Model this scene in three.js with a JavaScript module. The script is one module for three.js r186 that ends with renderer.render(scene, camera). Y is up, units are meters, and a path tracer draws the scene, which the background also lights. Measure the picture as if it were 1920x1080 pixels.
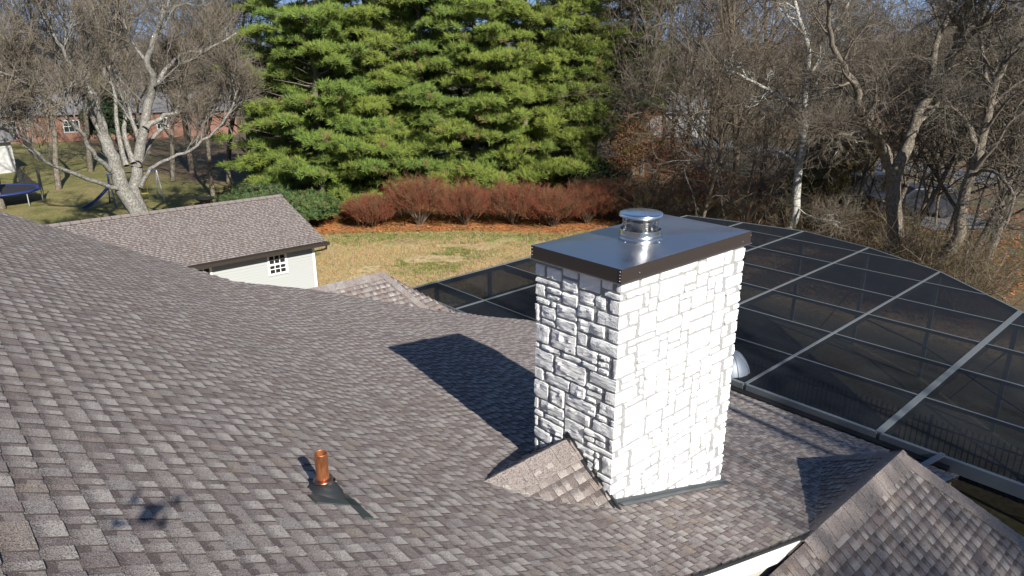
import * as THREE from 'three';
import { mergeGeometries, mergeVertices, toCreasedNormals } from 'three/addons/utils/BufferGeometryUtils.js';
import { ImprovedNoise } from 'three/addons/math/ImprovedNoise.js';

// ------------------------------------------------------------------ camera, sky, sun, exposure
// origin = the camera; x runs down the house roof, -z along its eaves, ground at GY
const GY = -8.7;
const scene = new THREE.Scene();
const PITCH = 18.2 * Math.PI / 180, YAW = 42 * Math.PI / 180, FPX = 1310;
const FWD = new THREE.Vector3(Math.sin(YAW) * Math.cos(PITCH), -Math.sin(PITCH), -Math.cos(YAW) * Math.cos(PITCH));
const RIGHT = new THREE.Vector3(Math.cos(YAW), 0, Math.sin(YAW));
const UP = new THREE.Vector3().crossVectors(RIGHT, FWD);
const camera = new THREE.PerspectiveCamera(2 * Math.atan(540 / FPX) * 180 / Math.PI, 1920 / 1080, 0.05, 4000);
camera.position.set(0, 0, 0);
camera.up.set(0, 1, 0);
camera.lookAt(FWD.x, FWD.y, FWD.z);
camera.updateMatrixWorld();

const SUN = new THREE.Vector3(-0.34, 1, 1.6).normalize();
function makeSky() {
  const W = 512, H = 256, a = new Float32Array(W * H * 4);
  for (let j = 0; j < H; j++) for (let i = 0; i < W; i++) {
    const el = ((j + 0.5) / H - 0.5) * Math.PI, az = ((i + 0.5) / W - 0.5) * 2 * Math.PI;
    const d = new THREE.Vector3(Math.cos(el) * Math.cos(az), Math.sin(el), Math.cos(el) * Math.sin(az));
    const m = Math.max(0, d.y), t = Math.pow(1 - m, 1.9), c = Math.max(0, d.dot(SUN));
    const glow = 0.10 * Math.pow(c, 6) + 0.35 * Math.pow(c, 60);
    const k = (j * W + i) * 4;
    a[k] = 0.018 + 0.160 * t + glow; a[k + 1] = 0.050 + 0.225 * t + glow * 0.95; a[k + 2] = 0.135 + 0.300 * t + glow * 0.85; a[k + 3] = 1;
    if (d.y < 0) { const f = Math.min(1, -d.y * 8); a[k] = a[k] * (1 - f) + 0.05 * f; a[k + 1] = a[k + 1] * (1 - f) + 0.05 * f; a[k + 2] = a[k + 2] * (1 - f) + 0.035 * f; }
  }
  const t = new THREE.DataTexture(a, W, H, THREE.RGBAFormat, THREE.FloatType);
  t.mapping = THREE.EquirectangularReflectionMapping; t.magFilter = t.minFilter = THREE.LinearFilter; t.needsUpdate = true;
  return t;
}
const sky = makeSky();
scene.background = sky; scene.environment = sky;
const sun = new THREE.DirectionalLight(new THREE.Color(1, 0.95, 0.86), 4.6);
sun.position.copy(SUN).multiplyScalar(120);
sun.castShadow = true; sun.shadow.mapSize.set(4096, 4096);
Object.assign(sun.shadow.camera, { left: -70, right: 70, top: 70, bottom: -70, near: 1, far: 320 });
scene.add(sun, sun.target);
const renderer = new THREE.WebGLRenderer({ antialias: true });
renderer.toneMapping = THREE.LinearToneMapping;
renderer.toneMappingExposure = 1.8;
renderer.shadowMap.enabled = true;

// ------------------------------------------------------------------ helpers
let seed = 7;
const setSeed = (s) => { seed = s >>> 0 || 1; };
const rnd = () => { seed = (seed + 0x6d2b79f5) >>> 0; let t = seed; t = Math.imul(t ^ (t >>> 15), t | 1); t ^= t + Math.imul(t ^ (t >>> 7), t | 61); return ((t ^ (t >>> 14)) >>> 0) / 4294967296; };
const rr = (a, b) => a + (b - a) * rnd();
const pick = (a) => a[Math.floor(rnd() * a.length)];
const V = (x, y, z) => new THREE.Vector3(x, y, z);
const lerp = (a, b, t) => a + (b - a) * t, clamp = (x, a = 0, b = 1) => Math.min(b, Math.max(a, x)), sstep = (a, b, x) => { const t = clamp((x - a) / (b - a)); return t * t * (3 - 2 * t); };
const IN = new ImprovedNoise();
const noise = (x, y = 0, z = 0) => IN.noise(x + 17.3, y + 5.1, z + 9.7);
const fbm = (x, y = 0, z = 0, o = 4) => { let s = 0, a = 0.5; for (let i = 0; i < o; i++) { s += a * noise(x, y, z); x *= 2.03; y *= 2.03; z *= 2.03; a *= 0.5; } return s; };
// sight line through a point of the photograph (1920 x 1080), used to take bearings
const ray = (px, py) => V(0, 0, 0).addScaledVector(FWD, FPX).addScaledVector(RIGHT, px - 960).addScaledVector(UP, 540 - py);
const atDist = (px, py, h) => { const d = ray(px, py); return d.multiplyScalar(h / Math.hypot(d.x, d.z)); };   // h = horizontal distance in metres
const onGround = (px, py, y = GY) => { const d = ray(px, py); return d.multiplyScalar(y / d.y); };
const bearing = (px, h, y = GY) => { const d = ray(px, 109); const k = h / Math.hypot(d.x, d.z); return V(d.x * k, y, d.z * k); };

const names = {};
const numbered = (n) => { const k = names[n] = (names[n] ?? -1) + 1; return k ? n + '_' + String(k).padStart(3, '0') : n; };
const shadows = (m) => { m.castShadow = m.receiveShadow = true; return m; };
function thing(name, label, category, pos, group) {
  const o = new THREE.Group(); o.name = numbered(name); o.userData = { label, category }; if (group) o.userData.group = group;
  if (pos) o.position.copy(pos); scene.add(o); return o;
}
function part(name, geo, mat, parent, label) { const m = shadows(new THREE.Mesh(geo, mat)); m.name = name; if (label) m.userData.label = label; parent.add(m); return m; }
function struct(name, geo, mat) { const m = shadows(new THREE.Mesh(geo, mat)); m.name = numbered(name); m.userData = { kind: 'structure' }; scene.add(m); return m; }
function stuffPart(name, geo, mat, mats, cols, parent) {
  const m = shadows(new THREE.InstancedMesh(geo, mat, mats.length)); m.name = name; m.userData = { kind: 'stuff' };
  mats.forEach((q, i) => m.setMatrixAt(i, q)); if (cols) cols.forEach((c, i) => m.setColorAt(i, c));
  parent.add(m); return m;
}
const lin = (r, g, b) => new THREE.Color().setRGB(r, g, b);
const std = (c, o = {}) => new THREE.MeshStandardMaterial({ color: Array.isArray(c) ? lin(...c) : c, roughness: 0.85, ...o });
const phys = (c, o = {}) => new THREE.MeshPhysicalMaterial({ color: Array.isArray(c) ? lin(...c) : c, roughness: 0.5, ...o });

function tex(W, H, fn, { srgb = true, repeat } = {}) {          // fn(u, v, i, j) -> [r, g, b] linear
  const a = new Uint8Array(W * H * 4), enc = (x) => Math.round(255 * clamp(srgb ? (x <= 0.0031308 ? 12.92 * x : 1.055 * Math.pow(x, 1 / 2.4) - 0.055) : x));
  for (let j = 0; j < H; j++) for (let i = 0; i < W; i++) { const c = fn((i + 0.5) / W, (j + 0.5) / H, i, j), k = (j * W + i) * 4; a[k] = enc(c[0]); a[k + 1] = enc(c[1]); a[k + 2] = enc(c[2]); a[k + 3] = 255; }
  const t = new THREE.DataTexture(a, W, H, THREE.RGBAFormat); t.wrapS = t.wrapT = THREE.RepeatWrapping; t.magFilter = THREE.LinearFilter; t.minFilter = THREE.LinearMipmapLinearFilter; t.generateMipmaps = true;
  if (srgb) t.colorSpace = THREE.SRGBColorSpace; if (repeat) t.repeat.set(...repeat); t.needsUpdate = true; return t;
}
const mix3 = (a, b, t) => [lerp(a[0], b[0], t), lerp(a[1], b[1], t), lerp(a[2], b[2], t)];

class Geo {                                                     // collects triangles into one geometry
  constructor() { this.p = []; this.n = []; this.t = []; this.i = []; }
  quad(a, b, c, d, ua = [0, 0], ub = [1, 0], uc = [1, 1], ud = [0, 1]) {
    const k = this.p.length / 3, e = V().subVectors(b, a), f = V().subVectors(d, a), n = e.cross(f).normalize();
    for (const q of [a, b, c, d]) { this.p.push(q.x, q.y, q.z); this.n.push(n.x, n.y, n.z); }
    this.t.push(...ua, ...ub, ...uc, ...ud); this.i.push(k, k + 1, k + 2, k, k + 2, k + 3);
  }
  tri(a, b, c) {
    const k = this.p.length / 3, n = V().subVectors(b, a).cross(V().subVectors(c, a)).normalize();
    for (const q of [a, b, c]) { this.p.push(q.x, q.y, q.z); this.n.push(n.x, n.y, n.z); this.t.push(q.x, q.z); } this.i.push(k, k + 1, k + 2);
  }
  box(x0, x1, y0, y1, z0, z1, s = 1) {
    const A = (x, y, z) => V(x, y, z), w = (x1 - x0) * s, h = (y1 - y0) * s, d = (z1 - z0) * s, U = (a, b) => [[0, 0], [a, 0], [a, b], [0, b]];
    this.quad(A(x0, y0, z1), A(x1, y0, z1), A(x1, y1, z1), A(x0, y1, z1), ...U(w, h)); this.quad(A(x1, y0, z0), A(x0, y0, z0), A(x0, y1, z0), A(x1, y1, z0), ...U(w, h));
    this.quad(A(x1, y0, z1), A(x1, y0, z0), A(x1, y1, z0), A(x1, y1, z1), ...U(d, h)); this.quad(A(x0, y0, z0), A(x0, y0, z1), A(x0, y1, z1), A(x0, y1, z0), ...U(d, h));
    this.quad(A(x0, y1, z1), A(x1, y1, z1), A(x1, y1, z0), A(x0, y1, z0), ...U(w, d)); this.quad(A(x0, y0, z0), A(x1, y0, z0), A(x1, y0, z1), A(x0, y0, z1), ...U(w, d));
    return this;
  }
  beam(a, b, w, h, up = V(0, 1, 0)) {                           // a bar of section w x h from a to b, its top face centred on the line a-b
    const d = V().subVectors(b, a).normalize(), s = V().crossVectors(d, up).normalize().multiplyScalar(w / 2), u = V().crossVectors(s, d).normalize().multiplyScalar(h);
    const P = (q, i, j) => q.clone().addScaledVector(s, i).addScaledVector(u, j);
    const a0 = P(a, -1, -1), a1 = P(a, 1, -1), a2 = P(a, 1, 0), a3 = P(a, -1, 0), b0 = P(b, -1, -1), b1 = P(b, 1, -1), b2 = P(b, 1, 0), b3 = P(b, -1, 0), L = a.distanceTo(b);
    const f = (p, q, r, t, x) => this.quad(p, q, r, t, [0, 0], [L, 0], [L, x], [0, x]);
    f(a3, b3, b2, a2, w); f(a0, a1, b1, b0, w); f(a1, a2, b2, b1, h); f(a3, a0, b0, b3, h); this.quad(a0, a3, a2, a1); this.quad(b1, b2, b3, b0); return this;
  }
  tube(pts, rad, sides = 6, v0 = 0) {
    const n = pts.length, base = this.p.length / 3, T = V(), N = V(), B = V(); let v = v0, prev = null;
    for (let k = 0; k < n; k++) {
      T.subVectors(pts[Math.min(n - 1, k + 1)], pts[Math.max(0, k - 1)]).normalize();
      if (!prev) N.set(0, 1, 0).cross(T).lengthSq() < 1e-4 ? N.set(1, 0, 0) : N.set(T.z, 0, -T.x); else N.copy(prev);
      N.addScaledVector(T, -N.dot(T)).normalize(); B.crossVectors(T, N); prev = N.clone();
      if (k) v += pts[k].distanceTo(pts[k - 1]);
      for (let j = 0; j <= sides; j++) {
        const a = j / sides * 2 * Math.PI, c = Math.cos(a), s = Math.sin(a), r = rad[k], nx = N.x * c + B.x * s, ny = N.y * c + B.y * s, nz = N.z * c + B.z * s;
        this.p.push(pts[k].x + nx * r, pts[k].y + ny * r, pts[k].z + nz * r); this.n.push(nx, ny, nz); this.t.push(j / sides * Math.max(0.12, rad[0] * 3), v);
      }
    }
    for (let k = 0; k < n - 1; k++) for (let j = 0; j < sides; j++) { const a = base + k * (sides + 1) + j, b = a + sides + 1; this.i.push(a, a + 1, b, a + 1, b + 1, b); }
    return this;
  }
  get empty() { return !this.i.length; }
  build() {
    const g = new THREE.BufferGeometry(); g.setAttribute('position', new THREE.Float32BufferAttribute(this.p, 3)); g.setAttribute('normal', new THREE.Float32BufferAttribute(this.n, 3));
    g.setAttribute('uv', new THREE.Float32BufferAttribute(this.t, 2)); g.setIndex(this.i); return g;
  }
}
const boxGeo = (x0, x1, y0, y1, z0, z1, s) => new Geo().box(x0, x1, y0, y1, z0, z1, s).build();
const lathe = (pts, seg = 48) => new THREE.LatheGeometry(pts.map((q) => new THREE.Vector2(...q)), seg);
const moved = (g, x, y, z) => g.translate(x, y, z);

// ------------------------------------------------------------------ ground
const shrubLine = [[640, 428], [700, 426], [780, 424], [860, 422], [930, 424], [1040, 427], [1130, 418], [1260, 410]].map(([x, y]) => onGround(x, y));
function bedDist(x, z) {                                          // metres behind (+) or in front (-) of the planted line
  let best = 1e9, side = 0;
  for (let k = 0; k < shrubLine.length - 1; k++) {
    const a = shrubLine[k], b = shrubLine[k + 1], ux = b.x - a.x, uz = b.z - a.z, L2 = ux * ux + uz * uz, t = clamp(((x - a.x) * ux + (z - a.z) * uz) / L2, k ? 0 : -9, k === shrubLine.length - 2 ? 9 : 1);
    const dx = x - a.x - ux * t, dz = z - a.z - uz * t, d = Math.hypot(dx, dz); if (d < best) { best = d; side = Math.sign(dx * uz - dz * ux); }
  }
  return best * side;
}
const LAWN = { x0: -30, z0: -112, s: 122 };
const woodsEdge = (x, z) => x - 25 - 0.10 * (z + 14);            // beyond the enclosure the ground is wooded
const lawnTex = tex(2048, 2048, (u, v, i, j) => {
  const x = LAWN.x0 + u * LAWN.s, z = LAWN.z0 + v * LAWN.s, h = ((i * 374761393 + j * 668265263) ^ (i * j * 1274126177)) >>> 0, w = (h % 1000) / 1000;
  const n1 = fbm(x * 0.16, z * 0.16, 3), n2 = fbm(x * 0.7, z * 0.7, 8), n3 = fbm(x * 2.6, z * 2.6, 1, 3);
  let c = mix3([0.36, 0.265, 0.13], [0.46, 0.36, 0.20], clamp(0.5 + n2 * 1.6 + n3));
  c = mix3(c, [0.21, 0.145, 0.065], clamp(n3 * 3.0 - 0.1));
  c = mix3(c, [0.145, 0.165, 0.03], clamp((n1 + n2 * 0.9 - 0.22) * 3.2) * 0.55);
  const d = bedDist(x, z) + n2 * 1.5 + n1 * 1.2;
  c = mix3(c, [0.135, 0.19, 0.022], sstep(-4.4, -3.0, d) * 0.85 * clamp(0.7 + n2 * 2.5));
  const far = sstep(4, -6, x - 19 - 0.42 * (z + 30) * -1 + n1 * 3);                                                     // greener lawn round the big tree
  if (z < -26) c = mix3(c, mix3([0.115, 0.115, 0.022], [0.20, 0.165, 0.06], clamp(0.45 + n2 * 1.8 + n1)), far * sstep(-25, -31, z));
  const straw = mix3([0.40, 0.14, 0.03], [0.32, 0.16, 0.06], clamp(0.5 + n3 * 1.5 + n2));
  c = mix3(c, mix3(straw, [0.12, 0.055, 0.024], clamp(n3 * 2)), sstep(-2.2, -0.7, d) * sstep(13.5, 15.5, x + 0.2 * (z + 30)) * sstep(20, 12, d) * sstep(56, 50, Math.atan2(x, -z) * 57.3 + n1 * 8));
  const wood = Math.max(sstep(-1.5, 2.5, woodsEdge(x, z) + n1 * 4) * sstep(48, 53, Math.atan2(x, -z) * 57.3 + n1 * 8), sstep(12, 20, d) * sstep(14, 18, x));
  c = mix3(c, mix3([0.08, 0.056, 0.032], mix3([0.135, 0.075, 0.03], [0.055, 0.06, 0.02], clamp(n1 * 2.4 + 0.4)), clamp(0.5 + n3 * 2.2 + n2)), wood);
  c = mix3(c, mix3([0.13, 0.105, 0.055], [0.085, 0.085, 0.03], clamp(0.5 + n2 * 2)), sstep(10.5, 11.5, x) * sstep(25, 23, x) * sstep(-16, -14, z + n2));
  const g = 0.58 + 0.84 * w; return [c[0] * g, c[1] * g, c[2] * g];
});
const farTex = tex(512, 512, (u, v) => { const n = fbm(u * 14, v * 14, 2), m = fbm(u * 60, v * 60, 5, 3); const c = mix3([0.10, 0.075, 0.045], [0.13, 0.115, 0.045], clamp(0.5 + n * 1.8)); const g = 0.85 + m * 0.7; return c.map((q) => q * g); });
const hillY = (x, z) => { const r = Math.hypot(x, z); return GY - 0.07 + sstep(120, 620, r) * (8.5 + 5 * noise(x * 0.004, z * 0.004, 2)) + sstep(600, 1500, r) * 9; };
{
  const g = new THREE.RingGeometry(0.01, 1, 128, 60); const p = g.attributes.position, uv = g.attributes.uv;
  for (let i = 0; i < p.count; i++) { const x = p.getX(i), y = p.getY(i), r = Math.hypot(x, y), R = 2600 * Math.pow(r, 2.6), X = x / r * R, Z = -y / r * R; p.setXYZ(i, X, hillY(X, Z), Z); uv.setXY(i, X / 60, Z / 60); }
  g.computeVertexNormals(); struct('ground', g, std([1, 1, 1], { map: farTex, roughness: 1 }));
  const l = new THREE.PlaneGeometry(LAWN.s, LAWN.s, 120, 120); l.rotateX(-Math.PI / 2); l.translate(LAWN.x0 + LAWN.s / 2, GY, LAWN.z0 + LAWN.s / 2);
  const q = l.attributes.position; for (let i = 0; i < q.count; i++) q.setY(i, GY + 0.05 * fbm(q.getX(i) * 0.3, q.getZ(i) * 0.3)); l.computeVertexNormals();
  const uq = l.attributes.uv; for (let i = 0; i < uq.count; i++) uq.setXY(i, (q.getX(i) - LAWN.x0) / LAWN.s, (q.getZ(i) - LAWN.z0) / LAWN.s);
  struct('lawn', l, std([1, 1, 1], { map: lawnTex, bumpMap: lawnTex, bumpScale: 0.04, roughness: 1 }));
}
// ------------------------------------------------------------------ shingle kit
const EXPO = 0.114;
const TONES = 11;
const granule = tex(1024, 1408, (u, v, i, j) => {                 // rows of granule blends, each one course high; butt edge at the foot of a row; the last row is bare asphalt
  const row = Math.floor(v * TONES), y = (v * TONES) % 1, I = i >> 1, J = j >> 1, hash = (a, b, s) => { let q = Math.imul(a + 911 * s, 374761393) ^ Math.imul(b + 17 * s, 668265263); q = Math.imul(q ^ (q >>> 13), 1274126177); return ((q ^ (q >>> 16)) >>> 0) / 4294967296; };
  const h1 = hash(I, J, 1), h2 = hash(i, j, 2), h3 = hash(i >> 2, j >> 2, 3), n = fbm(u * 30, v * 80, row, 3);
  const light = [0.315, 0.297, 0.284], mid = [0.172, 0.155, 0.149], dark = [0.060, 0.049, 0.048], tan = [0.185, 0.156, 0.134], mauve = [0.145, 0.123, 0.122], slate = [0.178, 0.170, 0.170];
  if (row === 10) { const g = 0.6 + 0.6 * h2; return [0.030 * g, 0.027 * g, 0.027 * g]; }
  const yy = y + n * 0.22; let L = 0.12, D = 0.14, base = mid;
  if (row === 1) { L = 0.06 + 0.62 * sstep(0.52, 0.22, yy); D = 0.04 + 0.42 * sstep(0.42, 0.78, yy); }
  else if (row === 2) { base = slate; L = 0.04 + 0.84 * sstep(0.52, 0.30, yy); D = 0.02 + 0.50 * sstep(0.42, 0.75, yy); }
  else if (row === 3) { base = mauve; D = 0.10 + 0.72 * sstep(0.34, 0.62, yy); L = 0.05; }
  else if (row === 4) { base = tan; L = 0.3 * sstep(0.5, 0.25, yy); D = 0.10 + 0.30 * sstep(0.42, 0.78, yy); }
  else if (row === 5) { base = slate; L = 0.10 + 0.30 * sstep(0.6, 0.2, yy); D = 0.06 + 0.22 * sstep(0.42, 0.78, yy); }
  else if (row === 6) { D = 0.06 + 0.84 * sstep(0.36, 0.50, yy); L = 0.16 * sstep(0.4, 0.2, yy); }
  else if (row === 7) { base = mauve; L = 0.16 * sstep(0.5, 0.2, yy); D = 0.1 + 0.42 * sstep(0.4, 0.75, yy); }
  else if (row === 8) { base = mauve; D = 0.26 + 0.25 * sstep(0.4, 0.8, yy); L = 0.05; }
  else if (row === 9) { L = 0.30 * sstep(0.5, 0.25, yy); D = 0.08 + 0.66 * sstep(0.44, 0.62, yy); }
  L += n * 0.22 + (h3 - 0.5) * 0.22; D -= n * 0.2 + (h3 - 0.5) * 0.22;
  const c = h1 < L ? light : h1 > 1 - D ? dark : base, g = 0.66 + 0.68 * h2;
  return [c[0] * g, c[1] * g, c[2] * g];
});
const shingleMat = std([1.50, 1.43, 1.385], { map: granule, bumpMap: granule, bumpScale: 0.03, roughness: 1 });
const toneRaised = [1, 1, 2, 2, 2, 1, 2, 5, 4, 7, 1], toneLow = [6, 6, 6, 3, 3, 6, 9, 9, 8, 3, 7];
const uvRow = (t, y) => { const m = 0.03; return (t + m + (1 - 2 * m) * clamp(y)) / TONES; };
function slabPoints(w, raised) {                                  // local: x along the course, y up the slope, z out of the roof
  const t = raised ? 0.0155 : 0.0085, L = EXPO + 0.03, zt = raised ? 0.0026 : 0.0008;
  return { t, L, zt };
}
function addSlab(G, O, X, Y, N, w, raised, tone, uo) {
  const { t, L, zt } = slabPoints(w, raised), P = (a, b, c) => O.clone().addScaledVector(X, a).addScaledVector(Y, b).addScaledVector(N, c), h = w / 2, s = 1 / 1.4;
  const A = P(-h, 0, t), B = P(h, 0, t), C = P(h, L, zt), D = P(-h, L, zt), a = P(-h, 0, -0.012), b = P(h, 0, -0.012), c = P(h, L, -0.012), d = P(-h, L, -0.012);
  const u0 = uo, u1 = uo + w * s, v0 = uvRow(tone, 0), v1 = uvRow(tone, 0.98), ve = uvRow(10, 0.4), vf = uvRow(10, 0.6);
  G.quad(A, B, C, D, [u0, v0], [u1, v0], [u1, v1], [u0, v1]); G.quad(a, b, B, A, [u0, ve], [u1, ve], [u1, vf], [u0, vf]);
  G.quad(b, c, C, B, [u0, ve], [u1, ve], [u1, vf], [u0, vf]); G.quad(d, a, A, D, [u0, ve], [u1, ve], [u1, vf], [u0, vf]);
}
const slabCache = {};
const WID = [0.034, 0.042, 0.049, 0.056, 0.064, 0.072, 0.08, 0.089, 0.1, 0.114];
function slabGeo(wi, raised, tone, k) {
  const key = [wi, raised, tone, k].join(); if (!slabCache[key]) { const G = new Geo(); addSlab(G, V(0, 0, 0), V(1, 0, 0), V(0, 1, 0), V(0, 0, 1), WID[wi], raised, tone, k * 0.37 + tone * 0.13); slabCache[key] = G.build(); }
  return slabCache[key];
}
const houseSlabs = [];                                            // every shingle of the house, to be shared out below
// one course of tabs from a to b (coordinates along X), laid at O (point of the butt line where the coordinate is 0)
function course(list, O, X, Y, N, a, b, W = WID) {
  let p = a - rr(0, 0.12), raised = rnd() < 0.5;
  while (p < b) {
    const wi = raised ? Math.floor(rr(2, 10)) : Math.floor(rr(1, 9)), w = W[wi], lo = Math.max(p, a), hi = Math.min(p + w, b);
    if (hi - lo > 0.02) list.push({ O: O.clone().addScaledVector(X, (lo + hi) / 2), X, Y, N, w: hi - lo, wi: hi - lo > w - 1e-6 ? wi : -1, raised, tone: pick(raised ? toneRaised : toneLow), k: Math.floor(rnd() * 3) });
    p += w; raised = rnd() < 0.94 ? !raised : raised;
  }
}
function planarFace(list, poly, t, expo = EXPO) {                  // shingles a planar polygon; t = direction of its eaves
  const n = V().subVectors(poly[1], poly[0]).cross(V().subVectors(poly[2], poly[0])).normalize(); if (n.y < 0) n.negate();
  const X = V().crossVectors(V(0, 1, 0), n).normalize(), Y = V().crossVectors(n, X).normalize(); if (Y.y < 0) { X.negate(); Y.negate(); }
  const o = poly[0], q = poly.map((p) => { const d = V().subVectors(p, o); return [d.dot(X), d.dot(Y)]; }), ys = q.map((p) => p[1]), y0 = Math.min(...ys), y1 = Math.max(...ys);
  for (let y = y0; y < y1 - 0.01; y += expo) {
    const cut = (ym) => { const xs = []; for (let i = 0; i < q.length; i++) { const A = q[i], B = q[(i + 1) % q.length]; if ((A[1] > ym) !== (B[1] > ym)) xs.push(A[0] + (B[0] - A[0]) * (ym - A[1]) / (B[1] - A[1])); } return xs.length < 2 ? null : [Math.min(...xs), Math.max(...xs)]; };
    const a = cut(y + expo * 0.04), b = cut(Math.min(y + expo * 0.96, y1 - 0.004)); if (!a || !b) continue;
    const lo = Math.max(a[0], b[0]), hi = Math.min(a[1], b[1]), over = Math.max(0, y + expo + 0.03 - y1); if (hi > lo) course(list, o.clone().addScaledVector(Y, y - over).addScaledVector(n, 0.006 + over * 0.06), X, Y, n, lo, hi);
  }
  return n;
}
function slabMatrix(s) { return new THREE.Matrix4().makeBasis(s.X, s.Y, s.N).setPosition(s.O); }
function shareShingles(list, parent, keep, restName = 'shingle_field') {       // the largest in view become meshes of their own, the rest one part
  const area = (s) => {
    if (s.wi < 0) return 0; const d = s.O.dot(FWD); if (d < 0.3) return 0; const x = 960 + FPX * s.O.dot(RIGHT) / d, y = 540 - FPX * s.O.dot(UP) / d;
    if (x < -40 || x > 1960 || y < 0 || y > 1120) return 0; return s.w * EXPO * Math.abs(s.N.dot(s.O)) / (d * d * d);
  };
  const sorted = keep ? list.map((s) => [area(s), s]).sort((a, b) => b[0] - a[0]) : list.map((s) => [0, s]), G = new Geo();
  sorted.forEach(([a, s], i) => {
    if (i < keep && a > 0) { const m = part('shingle', slabGeo(s.wi, s.raised, s.tone, s.k), shingleMat, parent); m.applyMatrix4(slabMatrix(s)); }
    else addSlab(G, s.O, s.X, s.Y, s.N, s.w, s.raised, s.tone, s.k * 0.37 + s.tone * 0.13);
  });
  if (!G.empty) { const m = part(restName, G.build(), shingleMat, parent); m.userData.kind = 'stuff'; }
}
const capVariant = {};
function ridgeCaps(parent, P, Q, n1, n2, half = 0.15, tone0 = [0, 0, 0, 5], step = 0.19, lift = 0.022) {   // bent cap shingles from P (low end) to Q
  const d = V().subVectors(Q, P), L = d.length(); d.normalize(); const e1 = V().crossVectors(d, n1).normalize(), e2 = V().crossVectors(d, n2).normalize(), mid = n1.clone().add(n2).normalize();
  if (e1.y > 0) e1.negate(); if (e2.y > 0) e2.negate();
  for (let s = 0; s < L; s += step) {
    const l = Math.min(step + 0.05, L - s + 0.02), G = new Geo(), tone = pick(tone0), uo = rnd();
    const prof = (k, top) => { const z = lift + (top ? 0.002 : 0.008), o = P.clone().addScaledVector(d, s + (top ? l : 0)); const w = half * Math.abs(k), e = k < 0 ? e1 : e2, n = k < 0 ? n1 : n2; if (Math.abs(k) < 0.01) return o.addScaledVector(mid, z + 0.001); return o.addScaledVector(e, w).addScaledVector(n, z).addScaledVector(mid, Math.abs(k) < 0.4 ? 0.002 : 0); };
    const ks = [-1, -0.5, -0.2, 0, 0.2, 0.5, 1];
    for (let i = 0; i < 6; i++) {
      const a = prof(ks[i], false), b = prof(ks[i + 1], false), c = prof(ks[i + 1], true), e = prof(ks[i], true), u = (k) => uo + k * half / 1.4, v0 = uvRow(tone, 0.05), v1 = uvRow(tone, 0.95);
      G.quad(a, b, c, e, [u(ks[i]), v0], [u(ks[i + 1]), v0], [u(ks[i + 1]), v1], [u(ks[i]), v1]);
      const dn = mid.clone().multiplyScalar(-0.014); G.quad(a.clone().add(dn), b.clone().add(dn), b, a, [u(ks[i]), v0], [u(ks[i + 1]), v0], [u(ks[i + 1]), v0], [u(ks[i]), v0]);
    }
    for (const k of [-1, 1]) { const a = prof(k, false), e = prof(k, true), dn = (k < 0 ? n1 : n2).clone().multiplyScalar(-0.016); G.quad(a, e, e.clone().add(dn), a.clone().add(dn), [0, uvRow(tone, 0.1)], [0.1, uvRow(tone, 0.1)], [0.1, uvRow(tone, 0.15)], [0, uvRow(tone, 0.15)]); }
    part('ridge_cap', G.build(), shingleMat, parent);
  }
}
const deckMat = std([0.055, 0.048, 0.046], { roughness: 1 }), whiteTrim = std([0.78, 0.78, 0.77], { roughness: 0.5 }), blackMetal = phys([0.022, 0.024, 0.027], { roughness: 0.35, clearcoat: 0.4, clearcoatRoughness: 0.3 });

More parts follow.
